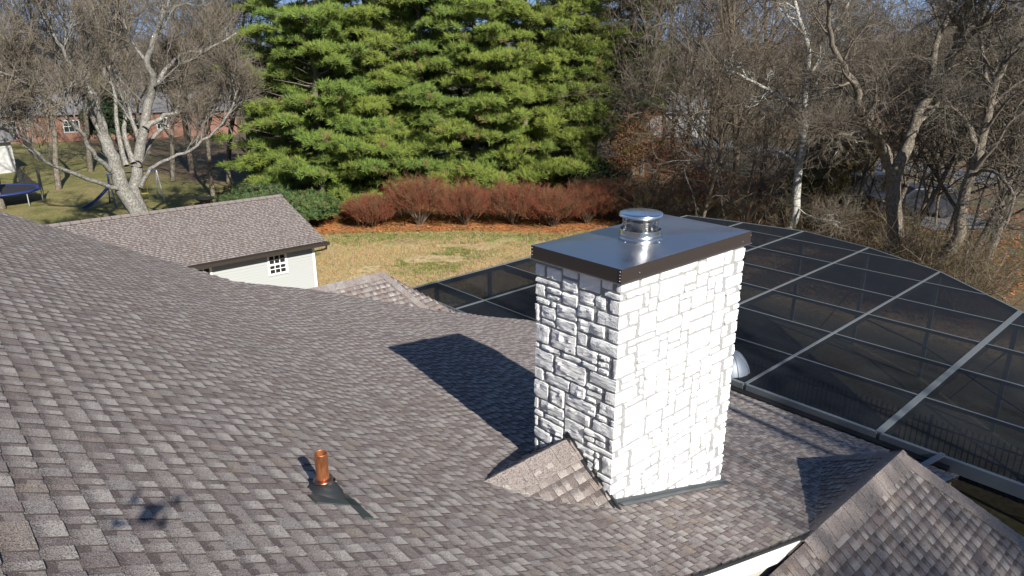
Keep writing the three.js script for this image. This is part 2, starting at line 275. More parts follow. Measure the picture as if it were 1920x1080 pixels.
// ------------------------------------------------------------------ the house
const steepY = (x) => -1.45 - 0.575 * x, lowY = (x) => -2.3 - 0.325 * x;
const roofY = (x) => { const a = steepY(x), b = lowY(x), k = 0.10; return Math.max(a, b) + k * Math.log(1 + Math.exp(-Math.abs(a - b) / k * 1.4)) * 0.35; };
const EAVE = 10.72, RIDGE_X = -2.6, NEAR_Z = -2.2;
const farZ = (x) => x < 3.5 ? lerp(-12.25, -12.75, clamp((x - 1) / 1.5)) : x < 4.1 ? lerp(-12.75, -11.65, (x - 3.5) / 0.6) : x < 5.6 ? -11.6 : x < 8.7 ? lerp(-11.6, -10.6, (x - 5.6) / 3.1) : -10.58;
const nearZ = (x) => x > 3.2 ? NEAR_Z : 1.6;
const house = thing('house', 'house under a brown-grey shingled roof filling the foreground around the white chimney', 'house', null);
let mainRoof;
{
  // deck: a sheet with thickness following the bent profile
  const xs = []; for (let x = EAVE; x > RIDGE_X; x -= 0.12) xs.push(x); xs.push(RIDGE_X);
  const G = new Geo();
  for (let i = 0; i < xs.length - 1; i++) {
    const a = xs[i], b = xs[i + 1], ya = roofY(a) - 0.008, yb = roofY(b) - 0.008, na = nearZ((a + b) / 2), fa = farZ(a), fb = farZ(b);
    G.quad(V(a, ya, fa), V(b, yb, fb), V(b, yb, na), V(a, ya, na)); G.quad(V(a, ya - 0.05, na), V(b, yb - 0.05, na), V(b, yb - 0.05, fb), V(a, ya - 0.05, fa));
    G.quad(V(a, ya - 0.05, na), V(a, ya, na), V(b, yb, na), V(b, yb - 0.05, na)); G.quad(V(b, yb - 0.05, fb), V(b, yb, fb), V(a, ya, fa), V(a, ya - 0.05, fa));
  }
  G.quad(V(EAVE, roofY(EAVE) - 0.058, farZ(EAVE)), V(EAVE, roofY(EAVE) - 0.008, farZ(EAVE)), V(EAVE, roofY(EAVE) - 0.008, NEAR_Z), V(EAVE, roofY(EAVE) - 0.058, NEAR_Z));
  const by = roofY(RIDGE_X) - 0.008; G.quad(V(RIDGE_X, by, 1.6), V(RIDGE_X, by, -12.25), V(-9, by - 3.7, -12.25), V(-9, by - 3.7, 1.6));
  mainRoof = part('roof', G.build(), deckMat, house);
  // courses, counted along the slope from the eave
  setSeed(11); let s = 0, x = EAVE + 0.03, next = 0; const dx = 0.004;
  while (x > RIDGE_X + 0.1) {
    if (s >= next) {
      const x2 = x - EXPO * Math.cos(Math.atan((roofY(x - 0.1) - roofY(x)) / 0.1)), Y = V(x2 - x, roofY(x2) - roofY(x), 0).normalize(), X = V(0, 0, -1), N = V().crossVectors(X, Y); if (N.y < 0) N.negate();
      const wob = () => 0; course(houseSlabs, V(x, roofY(x), wob()), X, Y, N, -nearZ(x) - 0.02, -farZ(x) + 0.02); next += EXPO;
    }
    const y0 = roofY(x); x -= dx; s += Math.hypot(dx, roofY(x) - y0);
  }
}
// white fascia with a dark drip edge along the near end of the low roof
{
  const G = new Geo(), D = new Geo();
  for (let x = 3.2; x < 6.4; x += 0.4) { const a = V(x, roofY(x) - 0.03, NEAR_Z + 0.012), b = V(x + 0.4, roofY(x + 0.4) - 0.03, NEAR_Z + 0.012); G.beam(a, b, 0.024, 0.17); D.beam(a.clone().add(V(0, 0.022, 0.016)), b.clone().add(V(0, 0.022, 0.016)), 0.02, 0.026); }
  part('frieze_board', new Geo().beam(V(3.2, roofY(3.2) - 0.1, -2.235), V(5.6, roofY(5.6) - 0.1, -2.235), 0.03, 0.6).build(), std([0.5, 0.48, 0.43]), house); part('fascia', G.build(), whiteTrim, house, 'white fascia board under the roof edge'); part('drip_edge', D.build(), blackMetal, house);
  const W = new Geo(); W.box(-8.4, 10.3, GY, -6.2, -10.4, 0.9); W.box(-8.4, 2.6, -6.2, -3.4, -11.9, 0.9); part('wall', W.build(), std([0.55, 0.52, 0.46]), house);
}
// near wing with a hipped end
const RY = -4.13, RZ = -2.14, SL = 0.84, HX = 0.76;
{
  setSeed(23);
  const apex = V(7.69, RY, RZ), hr = (k) => V(7.69 + HX * k, RY - SL * k, RZ + k), hl = (k) => V(7.69 + HX * k, RY - SL * k, RZ - k);
  const front = [V(0.5, RY, RZ), hr(3.4).setX(0.5), hr(3.4), apex], back = [V(5.2, RY, RZ), apex, hl(1.55), hl(1.55).setX(5.2)], end = [apex, hr(3.4), hl(3.4)];
  const deck = (p) => { const G = new Geo(), n = V().subVectors(p[1], p[0]).cross(V().subVectors(p[2], p[0])).normalize(); if (n.y < 0) n.negate(); for (let i = 1; i < p.length - 1; i++) G.tri(...[p[0], p[i], p[i + 1]].map((q) => q.clone().addScaledVector(n, -0.008))); return G.build(); };
  part('wing_roof', mergeGeometries([deck(front), deck(back), deck(end)]), deckMat, house);
  const nf = planarFace(houseSlabs, front, V(1, 0, 0)), nb = planarFace(houseSlabs, back, V(1, 0, 0)), ne = planarFace(houseSlabs, end, V(0, 0, 1));
  ridgeCaps(house, V(5.45, RY, RZ), V(7.72, RY, RZ), nf, nb, 0.17, [0, 0, 5]); ridgeCaps(house, hr(3.4), apex, nf, ne, 0.17, [0, 0, 0]); ridgeCaps(house, hl(1.5), apex, nb, ne, 0.15);
  // far wing, the same shape, behind the chimney
  const A = V(7.05, -4.08, -11.66), P1 = V(7.56, -4.80, -10.76), P2 = V(8.22, -5.0, -10.6), R0 = V(5.4, -4.08, -11.66), b0 = V(5.4, -4.80, -10.76);
  const f2 = [R0, b0, P1, A], e2 = [A, P1, P2], bk = [R0, A, V(7.9, -4.9, -12.9), V(5.4, -4.9, -12.9)], e3 = [A, P2, V(8.5, -5.3, -11.6), V(7.9, -4.9, -12.9)];
  part('wing_roof', mergeGeometries([deck(f2), deck(e2), deck(bk), deck(e3)]), deckMat, house);
  const n2 = planarFace(houseSlabs, f2, V(1, 0, 0)), ne2 = planarFace(houseSlabs, e2, V(0.2, 0, 1)), nb2 = V(0, 0.84, -0.55).normalize();
  ridgeCaps(house, R0, A, n2, nb2, 0.16, [0, 0, 5]); ridgeCaps(house, P1.clone().lerp(A, -0.03), A, n2, ne2, 0.16, [0, 0, 5]);
  // cricket behind the chimney
  const T = V(2.95, -3.185, -3.68), C = V(4.0, -3.185, -3.68), T0 = V(2.45, -3.185, -3.68), cf = [T0, C, V(4.0, -3.185 - 0.74 * 0.85, -2.83), V(2.45, -3.185 - 0.74 * 0.85, -2.83)], cb = [T0, C, V(4.0, -3.185 - 0.74 * 0.85, -4.53), V(2.45, -3.185 - 0.74 * 0.85, -4.53)];
  part('cricket', mergeGeometries([deck(cf), deck(cb)]), deckMat, house, 'small shingled saddle roof against the chimney');
  const nc = planarFace(houseSlabs, cf, V(1, 0, 0)), nd = planarFace(houseSlabs, cb, V(1, 0, 0));
  ridgeCaps(house, T.clone().add(V(-0.1, -0.01, 0)), C, nc, nd, 0.20, [0, 0, 0], 0.30);
  const F = new Geo(); F.beam(V(3.975, -3.155, -3.68), V(3.985, -3.60, -3.10), 0.05, 0.012, V(0.3, 1, 1)); F.beam(V(3.992, -3.10, -3.70), V(3.998, -3.585, -3.075), 0.02, 0.07, V(0, 1, 1.2)); F.beam(V(3.975, -3.155, -3.68), V(3.985, -3.60, -4.28), 0.05, 0.012, V(0.3, 1, -1));
  part('flashing', F.build(), blackMetal, house, 'black metal strip between saddle roof and chimney');
}
shareShingles(houseSlabs, mainRoof, 300);

// ------------------------------------------------------------------ stone chimney
const CX0 = 3.992, CX1 = 5.762, CZ0 = -4.112, CZ1 = -3.198, CTOP = -1.60, CBOT = -4.72;
const stoneTex = tex(512, 512, (u, v) => { const n = fbm(u * 22, v * 22, 1), m = fbm(u * 90, v * 90, 4, 3); const g = 0.93 + n * 0.1 + m * 0.1; return [g, g, g]; }, { srgb: false });
const stoneBump = tex(512, 512, (u, v) => { const g = 0.5 + fbm(u * 26, v * 26, 7) * 0.9 + fbm(u * 120, v * 120, 3, 2) * 0.3; return [g, g, g]; }, { srgb: false });
const stoneMats = [[0.83, 0.84, 0.845], [0.79, 0.80, 0.81], [0.85, 0.85, 0.845]].map((c) => std(c, { map: stoneTex, bumpMap: stoneBump, bumpScale: 0.006, roughness: 0.8 }));
function stoneGeo(w, h, d, amp, sx, sy, sz, kx = 1, kz = 1) {                      // a block with broken, rounded faces; the seed offsets keep each one different
  const q = 0.019, g0 = new THREE.BoxGeometry(w, h, d, Math.max(2, Math.round(w / q)), Math.max(2, Math.round(h / q)), Math.max(2, Math.round(d / 0.035)));
  const p = g0.attributes.position, r = Math.min(0.009, h * 0.2, w * 0.2), a = V(), pl = []; for (let i = 0; i < 9; i++) { const m = Math.max(w, d); pl.push([rr(0.008, 0.018), rr(-0.3, 0.3), rr(-0.34, 0.34), rr(-0.3, 0.3), rr(-0.5, 0.5) * w, rr(-0.5, 0.5) * h, rr(-0.5, 0.5) * d]); }
  for (let i = 0; i < p.count; i++) {
    a.fromBufferAttribute(p, i); const ix = clamp(a.x, -w / 2 + r, w / 2 - r), iy = clamp(a.y, -h / 2 + r, h / 2 - r), iz = clamp(a.z, -d / 2 + r, d / 2 - r); let dx = a.x - ix, dy = a.y - iy, dz = a.z - iz; const l = Math.hypot(dx, dy, dz) || 1; dx /= l; dy /= l; dz /= l;
    const X = a.x + sx, Y = a.y + sy, Z = a.z + sz, k = r + Math.max(-0.003, Math.min(...pl.map((q) => q[0] + q[1] * (a.x - q[4]) + q[2] * (a.y - q[5]) + q[3] * (a.z - q[6])))) + amp * (0.9 * noise(X * 9, Y * 11, Z * 9) + 2.2 * Math.abs(noise(X * 15, Y * 18, Z * 15)) + 1.5 * Math.abs(noise(X * 31, Y * 34, Z * 31)) + 0.5 * noise(X * 60, Y * 60, Z * 60) - 0.35);
    const wob = 0.006 * noise(X * 9 + 40, Y * 9, Z * 9);
    const e = k - r; p.setXYZ(i, ix + dx * (r + e * kx) + (kx < 1 && Math.abs(dx) > 0.5 ? wob * 0.6 : 0), iy + dy * (r + e * 0.2) + wob * (Math.abs(dy) > 0.5 ? 0.7 : 0), iz + dz * (r + e * kz) + (kz < 1 && Math.abs(dz) > 0.5 ? wob * 0.6 : 0));
  }
  g0.deleteAttribute('normal'); const uv = g0.attributes.uv; for (let i = 0; i < uv.count; i++) uv.setXY(i, uv.getX(i) * w * 1.7 + sx, uv.getY(i) * h * 1.7 + sy);
  return toCreasedNormals(g0.toNonIndexed(), 0.30);
}
const chimney = thing('stone_chimney', 'square chimney of white painted rough stone with a dark metal cover', 'chimney');
{
  setSeed(5);
  part('mortar', boxGeo(CX0 + 0.004, CX1 - 0.004, CBOT, CTOP + 0.02, CZ0 + 0.004, CZ1 - 0.004, 1), std([0.30, 0.305, 0.31], { map: stoneTex, bumpMap: stoneBump, bumpScale: 0.01, roughness: 1 }), chimney);
  const u = 0.0602, NY = Math.round((CTOP - CBOT) / u), J = 0.021;
  // faces: 0 uphill (x = CX0), 1 sunlit (z = CZ1), 2 downhill (x = CX1), 3 far (z = CZ0); each runs left to right as seen from outside
  const fw = [CZ1 - CZ0, CX1 - CX0, CZ1 - CZ0, CX1 - CX0], NX = fw.map((w) => Math.round(w / u)), occ = NX.map((n) => Array.from({ length: n }, () => new Uint8Array(NY)));
  const fill = (f, i, j, w, h) => { for (let a = 0; a < w; a++) for (let b = 0; b < h; b++) if (occ[f][i + a] && j + b < NY) occ[f][i + a][j + b] = 1; };
  const addStone = (x0, x1, y0, y1, z0, z1, kx = 0.7, kz = 0.7) => {
    const roof = roofY(clamp((x0 + x1) / 2, CX0, CX1)) - 0.06; if (y1 < roof) return;
    const w = x1 - x0 - J, h = y1 - y0 - J, d = z1 - z0 - J, m = part('stone', stoneGeo(w, h, d, 0.0082, rnd() * 50, rnd() * 50, rnd() * 50, kx, kz), pick(stoneMats), chimney);
    m.position.set((x0 + x1) / 2, (y0 + y1) / 2, (z0 + z1) / 2); m.rotation.set(rr(-0.012, 0.012), rr(-0.02, 0.02), rr(-0.008, 0.008));
  };
  // quoins first: corner c joins the end of face c with the start of face c + 1
  const corner = [[CX0, CZ1], [CX1, CZ1], [CX1, CZ0], [CX0, CZ0]];
  for (let c = 0; c < 4; c++) {
    let j = 0, flip = c & 1;
    while (j < NY) {
      const h = Math.min(NY - j, pick([1, 2, 2, 2, 3])), a = (flip ? Math.floor(rr(3, 6)) : Math.floor(rr(1, 3))), b = (flip ? Math.floor(rr(1, 3)) : Math.floor(rr(2, 6))); flip = !flip;
      const fa = c, fb = (c + 1) % 4; fill(fa, NX[fa] - a, j, a, h); fill(fb, 0, j, b, h);
      const [kx, kz] = corner[c], la = a * u, lb = b * u, y0 = CBOT + j * u, y1 = y0 + h * u;
      const lx = c === 0 || c === 2 ? lb : la, lz = c === 0 || c === 2 ? la : lb;            // face 0 and 2 run along z, 1 and 3 along x
      const x0 = kx === CX0 ? CX0 - 0.018 : CX1 + 0.018 - lx, z0 = kz === CZ0 ? CZ0 - 0.018 : CZ1 + 0.018 - lz; addStone(x0, x0 + lx, y0, y1, z0, z0 + lz); j += h;
    }
  }
  for (let f = 0; f < 4; f++) for (let j = 0; j < NY; j++) for (let i = 0; i < NX[f]; i++) {
    if (occ[f][i][j]) continue;
    let h = pick([1, 1, 2, 2, 2, 2, 3, 3]), w = Math.round(h === 1 ? rr(2, 5) : h === 2 ? rr(2, 7) : rr(3, 7)); w = Math.max(w, h, 2); if (j + h > NY) h = NY - j;
    let k = 0; while (k < w && i + k < NX[f] && !occ[f][i + k][j]) k++; w = k; if (i + w < NX[f] && !occ[f][i + w][j] && (i + w + 1 >= NX[f] || occ[f][i + w + 1]?.[j])) w++;
    for (let b = 1; b < h; b++) for (let a = 0; a < w; a++) if (occ[f][i + a][j + b]) { h = b; break; }
    fill(f, i, j, w, h); const y0 = CBOT + j * u, y1 = y0 + h * u, dep = 0.055, out = rr(0.013, 0.024), a0 = i * u, a1 = (i + w) * u;
    if (f === 0) addStone(CX0 - out, CX0 + dep, y0, y1, CZ0 + a0, CZ0 + a1, 1, 0.15); else if (f === 1) addStone(CX0 + a0, CX0 + a1, y0, y1, CZ1 - dep, CZ1 + out, 0.15, 1);
    else if (f === 2) addStone(CX1 - dep, CX1 + out, y0, y1, CZ1 - a1, CZ1 - a0, 1, 0.15); else addStone(CX1 - a1, CX1 - a0, y0, y1, CZ0 - out, CZ0 + dep, 0.15, 1);
  }
  // base flashing lying on the low roof along the sunlit face
  const F = new Geo(); for (const [xa, xb, w] of [[4.08, 4.62, 0.075], [4.60, 5.86, 0.06]]) F.beam(V(xa, roofY(xa) + 0.03, CZ1 + 0.045), V(xb, roofY(xb) + 0.028, CZ1 + 0.045), w, 0.012);
  F.beam(V(4.04, roofY(4.04) + 0.055, CZ1 + 0.018), V(5.80, roofY(5.80) + 0.05, CZ1 + 0.018), 0.012, 0.06); part('base_flashing', F.build(), phys([0.13, 0.14, 0.15], { roughness: 0.45, metalness: 0.5 }), chimney);
  // metal cover
  const coverRough = tex(256, 256, (u, v) => { const g = 0.34 + fbm(u * 5, v * 5, 3) * 0.16 + fbm(u * 24, v * 9, 8, 3) * 0.04; return [g, g, g]; }, { srgb: false, repeat: [0.5, 0.5] }), coverMat = phys([0.56, 0.55, 0.555], { roughness: 1, roughnessMap: coverRough, metalness: 1 }), x0 = 3.95, x1 = 5.80, z0 = -4.145, z1 = -3.165, yt = -1.50, yb = -1.612, ax = 4.74, az = -3.60, ay = -1.457;
  const cov = new Geo(), A = V(ax, ay, az), c = [V(x0, yt, z1), V(x1, yt, z1), V(x1, yt, z0), V(x0, yt, z0)];
  for (let i = 0; i < 4; i++) cov.tri(c[i], c[(i + 1) % 4], A);
  part('cover_top', cov.build(), coverMat, chimney, 'dark metal chimney cover sheet with folded creases');
  const sk = new Geo(), t = 0.003; sk.box(x0, x1, yb, yt - 0.0005, z1 - t, z1); sk.box(x0, x1, yb, yt - 0.0005, z0, z0 + t); sk.box(x0, x0 + t, yb, yt - 0.0005, z0 + t, z1 - t); sk.box(x1 - t, x1, yb, yt - 0.0005, z0 + t, z1 - t);
  const skirt = part('cover_skirt', sk.build(), phys([0.030, 0.023, 0.021], { roughness: 0.5 }), chimney, 'dark brown vertical skirt of the chimney cover');
  const hem = new Geo(); hem.box(x0 - 0.012, x1 + 0.012, yb - 0.006, yb, z1 - 0.03, z1 + 0.012); hem.box(x0 - 0.012, x1 + 0.012, yb - 0.006, yb, z0 - 0.012, z0 + 0.03); hem.box(x0 - 0.012, x0 + 0.03, yb - 0.006, yb, z0 + 0.03, z1 - 0.03); hem.box(x1 - 0.03, x1 + 0.012, yb - 0.006, yb, z0 + 0.03, z1 - 0.03); part('hem', hem.build(), coverMat, skirt);
  const under = new Geo().box(x0 + 0.006, x1 - 0.006, CTOP + 0.021, yt - 0.06, z0 + 0.006, z1 - 0.006); part('cover_core', under.build(), deckMat, chimney);
  const sg = new THREE.SphereGeometry(0.0055, 8, 6), sm = phys([0.5, 0.5, 0.5], { metalness: 1, roughness: 0.3 });
  for (const [x, y, z] of [[x0 - 0.001, -1.52, z1 - 0.012], [x0 - 0.001, -1.545, z1 - 0.012], [x0 - 0.001, -1.57, z1 - 0.012], [x0 - 0.001, -1.592, z1 - 0.012], [x0 - 0.001, -1.52, z0 + 0.012], [x0 - 0.001, -1.55, z0 + 0.012], [x0 - 0.001, -1.58, z0 + 0.012], [x0 + 0.22, -1.565, z1 + 0.001], [x1 - 0.14, -1.575, z1 + 0.001], [x1 - 0.008, -1.54, z1 + 0.001]]) part('screw', sg, sm, skirt).position.set(x, y, z);
}
// flue cap
{
  const o = thing('flue_cap', 'round stainless steel flue cap with mesh cage on the chimney cover', 'flue cap', V(4.70, -1.468, -3.585));
  const steel = phys([0.62, 0.64, 0.66], { metalness: 1, roughness: 0.16 }), disc = phys([0.80, 0.83, 0.86], { metalness: 1, roughness: 0.2 });
  part('base_band', lathe([[0.150, -0.03], [0.178, -0.012], [0.178, 0.012], [0.183, 0.015], [0.183, 0.024], [0.178, 0.027], [0.178, 0.045], [0.182, 0.049], [0.182, 0.056], [0.176, 0.060], [0.176, 0.094], [0.172, 0.097], [0.168, 0.094], [0.168, 0.0]]), steel, o);
  part('flue_pipe', lathe([[0.088, -0.01], [0.088, 0.148], [0.092, 0.152], [0.084, 0.152], [0.080, 0.145], [0.080, -0.01]]), phys([0.55, 0.57, 0.58], { metalness: 1, roughness: 0.28 }), o);
  part('flue_throat', moved(new THREE.CylinderGeometry(0.079, 0.079, 0.004, 32), 0, 0.02, 0), std([0.008, 0.008, 0.008]), o);
  part('rain_disc', lathe([[0.0, 0.243], [0.06, 0.2415], [0.12, 0.239], [0.168, 0.235], [0.180, 0.231], [0.184, 0.226], [0.188, 0.214], [0.186, 0.203], [0.176, 0.200], [0.165, 0.206], [0.0, 0.214]]), disc, o);
  for (let k = 0; k < 6; k++) { const a = k / 6 * 2 * Math.PI + 0.3, g = new Geo().box(-0.009, 0.009, 0.085, 0.208, -0.0015, 0.0015); const m = part('strut', g.build(), steel, o); m.position.set(Math.sin(a) * 0.1605, 0, Math.cos(a) * 0.1605); m.rotation.y = a; }
  const G = new Geo(), R = 0.152; for (let k = 0; k < 56; k++) { const a = k / 56 * 2 * Math.PI; G.tube([V(Math.cos(a) * R, 0.07, Math.sin(a) * R), V(Math.cos(a) * R, 0.212, Math.sin(a) * R)], [0.0011, 0.0011], 4); }
  for (let j = 0; j < 9; j++) { const p = []; for (let k = 0; k <= 56; k++) { const a = k / 56 * 2 * Math.PI; p.push(V(Math.cos(a) * R, 0.085 + j * 0.0145, Math.sin(a) * R)); } G.tube(p, p.map(() => 0.0011), 4); }
  part('wire_cage', G.build(), steel, o);
  for (let k = 0; k < 10; k++) { const a = k / 10 * 2 * Math.PI + 0.1; part('bolt', new THREE.SphereGeometry(0.006, 8, 6), steel, o).position.set(Math.cos(a) * 0.182, k % 3 ? 0.0 : 0.052, Math.sin(a) * 0.182); }
}
// copper vent pipe
{
  const b = V(1.44, -2.285, -3.14), o = thing('vent_pipe', 'copper plumbing vent pipe in a black rubber boot on the roof', 'vent pipe', b);
  const copTex = tex(128, 256, (u, v) => { const n = fbm(u * 6, v * 9, 2), m = fbm(u * 22, v * 14, 6); return mix3([0.66, 0.29, 0.14], [0.30, 0.115, 0.055], clamp(0.35 + n * 1.6 + m)); });
  const cop = phys([0.9, 0.86, 0.82], { map: copTex, metalness: 0.85, roughness: 0.5 }), rub = std([0.020, 0.022, 0.024], { roughness: 0.5 });
  part('pipe', lathe([[0.034, 0.05], [0.034, 0.262], [0.0335, 0.265], [0.0315, 0.265], [0.031, 0.262], [0.031, 0.04]], 32), cop, o);
  part('collar', lathe([[0.0342, 0.088], [0.042, 0.09], [0.05, 0.094], [0.054, 0.10], [0.053, 0.108], [0.045, 0.106], [0.0345, 0.112]], 32), phys([0.55, 0.27, 0.17], { metalness: 1, roughness: 0.3 }), o);
  const tilt = Math.atan(0.575); const boot = part('boot', lathe([[0.115, 0.0], [0.113, 0.012], [0.104, 0.016], [0.102, 0.026], [0.094, 0.03], [0.090, 0.042], [0.078, 0.046], [0.066, 0.062], [0.05, 0.075], [0.036, 0.082], [0.034, 0.10]], 40), rub, o); boot.rotation.z = -tilt * 0.75;
  const X = V(Math.cos(tilt), -Math.sin(tilt), 0), N = V(Math.sin(tilt), Math.cos(tilt), 0), G = new Geo(), P = (x, z) => V(0, 0, z).addScaledVector(X, x).addScaledVector(N, 0.026);
  G.beam(P(-0.15, 0.115), P(0.14, 0.115), 0.09, 0.012, N); G.beam(P(0.10, 0.02), P(0.10, 0.30), 0.06, 0.0125, N); part('flashing_plate', G.build(), phys([0.045, 0.055, 0.058], { roughness: 0.4 }), o);
}
// drone that took the picture: its shadow lies on the roof
{
  const o = thing('drone', 'small grey quadcopter drone hovering above the roof, only its shadow in view', 'drone', V(0, 0, 0)); o.rotation.y = -YAW;   // local -z = the way it looks
  const body = std([0.32, 0.33, 0.34], { roughness: 0.5 });
  const g = new THREE.SphereGeometry(1, 20, 12); g.scale(0.036, 0.024, 0.062); part('body', moved(g, 0, 0.045, 0.14), body, o);
  part('gimbal', moved(new THREE.SphereGeometry(0.018, 12, 8), 0, 0.012, 0.055), std([0.05, 0.05, 0.05]), o);
  for (const [sx, sz] of [[-1, -1], [1, -1], [-1, 1], [1, 1]]) {
    const hub = V(sx * 0.09, sz < 0 ? 0.062 : 0.05, 0.14 + sz * 0.065), arm = part('arm', new Geo().tube([V(sx * 0.03, 0.045, 0.14 + sz * 0.05), hub.clone().setY(hub.y - 0.01)], [0.007, 0.006], 8).build(), body, o);
    part('motor', moved(new THREE.CylinderGeometry(0.013, 0.013, 0.03, 12), hub.x, hub.y, hub.z), body, arm);
    const a = 0.6 * sx + sz, bl = new Geo().beam(V(-Math.cos(a) * 0.062, 0.018, -Math.sin(a) * 0.062).add(hub), V(Math.cos(a) * 0.062, 0.018, Math.sin(a) * 0.062).add(hub), 0.013, 0.0015); part('propeller', bl.build(), std([0.04, 0.04, 0.04]), o);
  }
}

// ------------------------------------------------------------------ pool enclosure
{
  const o = thing('pool_enclosure', 'large flat-roofed pool cage of dark screens on a grey aluminium frame', 'enclosure');
  const Y = -5.6, alu = phys([0.14, 0.155, 0.165], { roughness: 0.4, clearcoat: 0.6, clearcoatRoughness: 0.2 }), mesh = new THREE.MeshPhysicalMaterial({ color: lin(0.010, 0.0125, 0.018), roughness: 0.7, specularIntensity: 0.35, transparent: true, opacity: 0.87, side: THREE.DoubleSide });
  const meshWall = mesh.clone(); meshWall.opacity = 0.45;
  const zb = [1.3, -1.05, -3.40, -5.74, -8.09, -10.44, -12.5, -14.5], xe = [14.6, 16.9, 18.85, 20.85, 21.98, 22.55, 22.2, 21.75];   // beams and where each ends
  const xs = [10.9, 12.72, 14.45, 16.15, 17.8, 19.6, 21.3], LEFT = 9.45, xStart = (z) => z < -10.5 ? LEFT : 10.9;
  const yAt = (x) => Y + 0.012 * (x - 15);
  zb.forEach((z, i) => part(i === 7 ? 'edge_beam' : 'beam', new Geo().beam(V(xStart(z), yAt(xStart(z)) + 0.02, z), V(xe[i], yAt(xe[i]) + 0.02, z), i === 2 ? 0.11 : 0.055, i === 2 ? 0.2 : 0.14).build(), alu, o));
  for (let i = 0; i < 7; i++) part('edge_beam', new Geo().beam(V(xe[i], yAt(xe[i]) + 0.016, zb[i]), V(xe[i + 1], yAt(xe[i + 1]) + 0.016, zb[i + 1]), 0.05, 0.12).build(), alu, o);
  const endAt = (z) => { for (let i = 0; i < 7; i++) if (z <= zb[i] + 1e-6 && z >= zb[i + 1] - 1e-6) return lerp(xe[i], xe[i + 1], (zb[i] - z) / (zb[i] - zb[i + 1])); return 0; };
  const zWhere = (x, i) => { const a = xe[i], b = xe[i + 1]; return lerp(zb[i], zb[i + 1], clamp((x - a) / (b - a || 1))); };
  for (const x of [LEFT, 10.35, ...xs]) for (let i = 0; i < 7; i++) {
    if (x < 10.8 && i < 5) continue; if (x === 10.9 && i >= 5) continue;
    const inA = x < xe[i] - 0.1, inB = x < xe[i + 1] - 0.1; if (!inA && !inB) continue;
    const za = inA ? zb[i] : zWhere(x, i), zc = inB ? zb[i + 1] : zWhere(x, i); if (Math.abs(za - zc) < 0.15) continue;
    const deep = x < 10.95 ? 0.2 : 0.075; part('purlin', new Geo().beam(V(x, yAt(x) + 0.01, za - 0.03), V(x, yAt(x) + 0.01, zc + 0.03), x === 10.9 ? 0.07 : 0.035, x < 12.8 && i >= 5 ? 0.2 : deep).build(), alu, o);
  }
  // roof screens, one per bay
  const xl = (i) => i >= 5 ? [LEFT, 10.35, ...xs.slice(1)] : xs;
  for (let i = 0; i < 7; i++) {
    const L = xl(i), za = zb[i] - 0.02, zc = zb[i + 1] + 0.02;
    for (let k = 0; k < L.length; k++) {
      const x0 = L[k] + 0.012, x1 = k + 1 < L.length ? L[k + 1] - 0.012 : 99, a1 = Math.min(x1, xe[i]), c1 = Math.min(x1, xe[i + 1]); if (a1 <= x0 && c1 <= x0) continue;
      const pts = []; const push = (x, z) => pts.push(V(x, yAt(x) + 0.003, z));
      if (a1 > x0) { push(x0, za); push(a1, za); } else push(x0, zWhere(x0, i));
      if (Math.abs(a1 - c1) > 1e-6 && a1 > x0 && c1 > x0 && (a1 === x1) !== (c1 === x1)) push(x1, zWhere(x1, i));
      if (c1 > x0) { push(c1, zc); push(x0, zc); } else push(x0, zWhere(x0, i));
      if (pts.length < 3) continue; const G = new Geo(); for (let q = 1; q < pts.length - 1; q++) G.tri(pts[0], pts[q], pts[q + 1]); part('roof_screen', G.build(), mesh, o);
    }
  }
  // outer walls: posts, a middle rail and a screen in each bay
  const foot = []; for (let i = 0; i < 8; i++) foot.push([xe[i], zb[i]]); for (const x of [19.6, 17.8, 16.15, 14.45, 12.2, 10.35, LEFT]) foot.push([x, -14.5]);
  foot.forEach(([x, z], i) => {
    part('post', new Geo().box(x - 0.04, x + 0.04, GY, yAt(x) - 0.1, z - 0.05, z + 0.05).build(), alu, o);
    if (i) {
      const [px, pz] = foot[i - 1], a = V(px, yAt(px) - 0.12, pz), b = V(x, yAt(x) - 0.12, z), c = b.clone().setY(GY + 0.05), d = a.clone().setY(GY + 0.05), G = new Geo(); G.quad(d, c, b, a); part('wall_screen', G.build(), meshWall, o);
      part('rail', new Geo().beam(a.clone().setY(GY + 1.0), b.clone().setY(GY + 1.0), 0.04, 0.05).build(), alu, o);
      if (i < 6 && i % 2) part('brace', new Geo().beam(a.clone().lerp(d, 0.25), c.clone().lerp(d, 0.45), 0.03, 0.03).build(), alu, o);
    }
  });
  for (const [za, zc] of [[-2.3, -1.05], [-1.05, 1.3], [1.3, 3.6]]) { const G = new Geo(); G.quad(V(10.9, GY + 0.05, za), V(10.9, GY + 0.05, zc), V(10.9, Y - 0.2, zc), V(10.9, Y - 0.2, za)); part('wall_screen', G.build(), mesh, o); part('post', boxGeo(10.86, 10.94, GY, Y - 0.21, zc - 0.04, zc + 0.04), alu, o); }
  part('gutter', new Geo().beam(V(10.79, -5.74, -10.7), V(10.79, -5.74, -2.35), 0.14, 0.12).build(), phys([0.012, 0.013, 0.015], { roughness: 0.4 }), o, 'black gutter along the house eave');
  part('gutter_end', new Geo().beam(V(10.45, -5.68, -2.62), V(10.88, -5.59, -2.48), 0.07, 0.04).build(), alu, o);
}
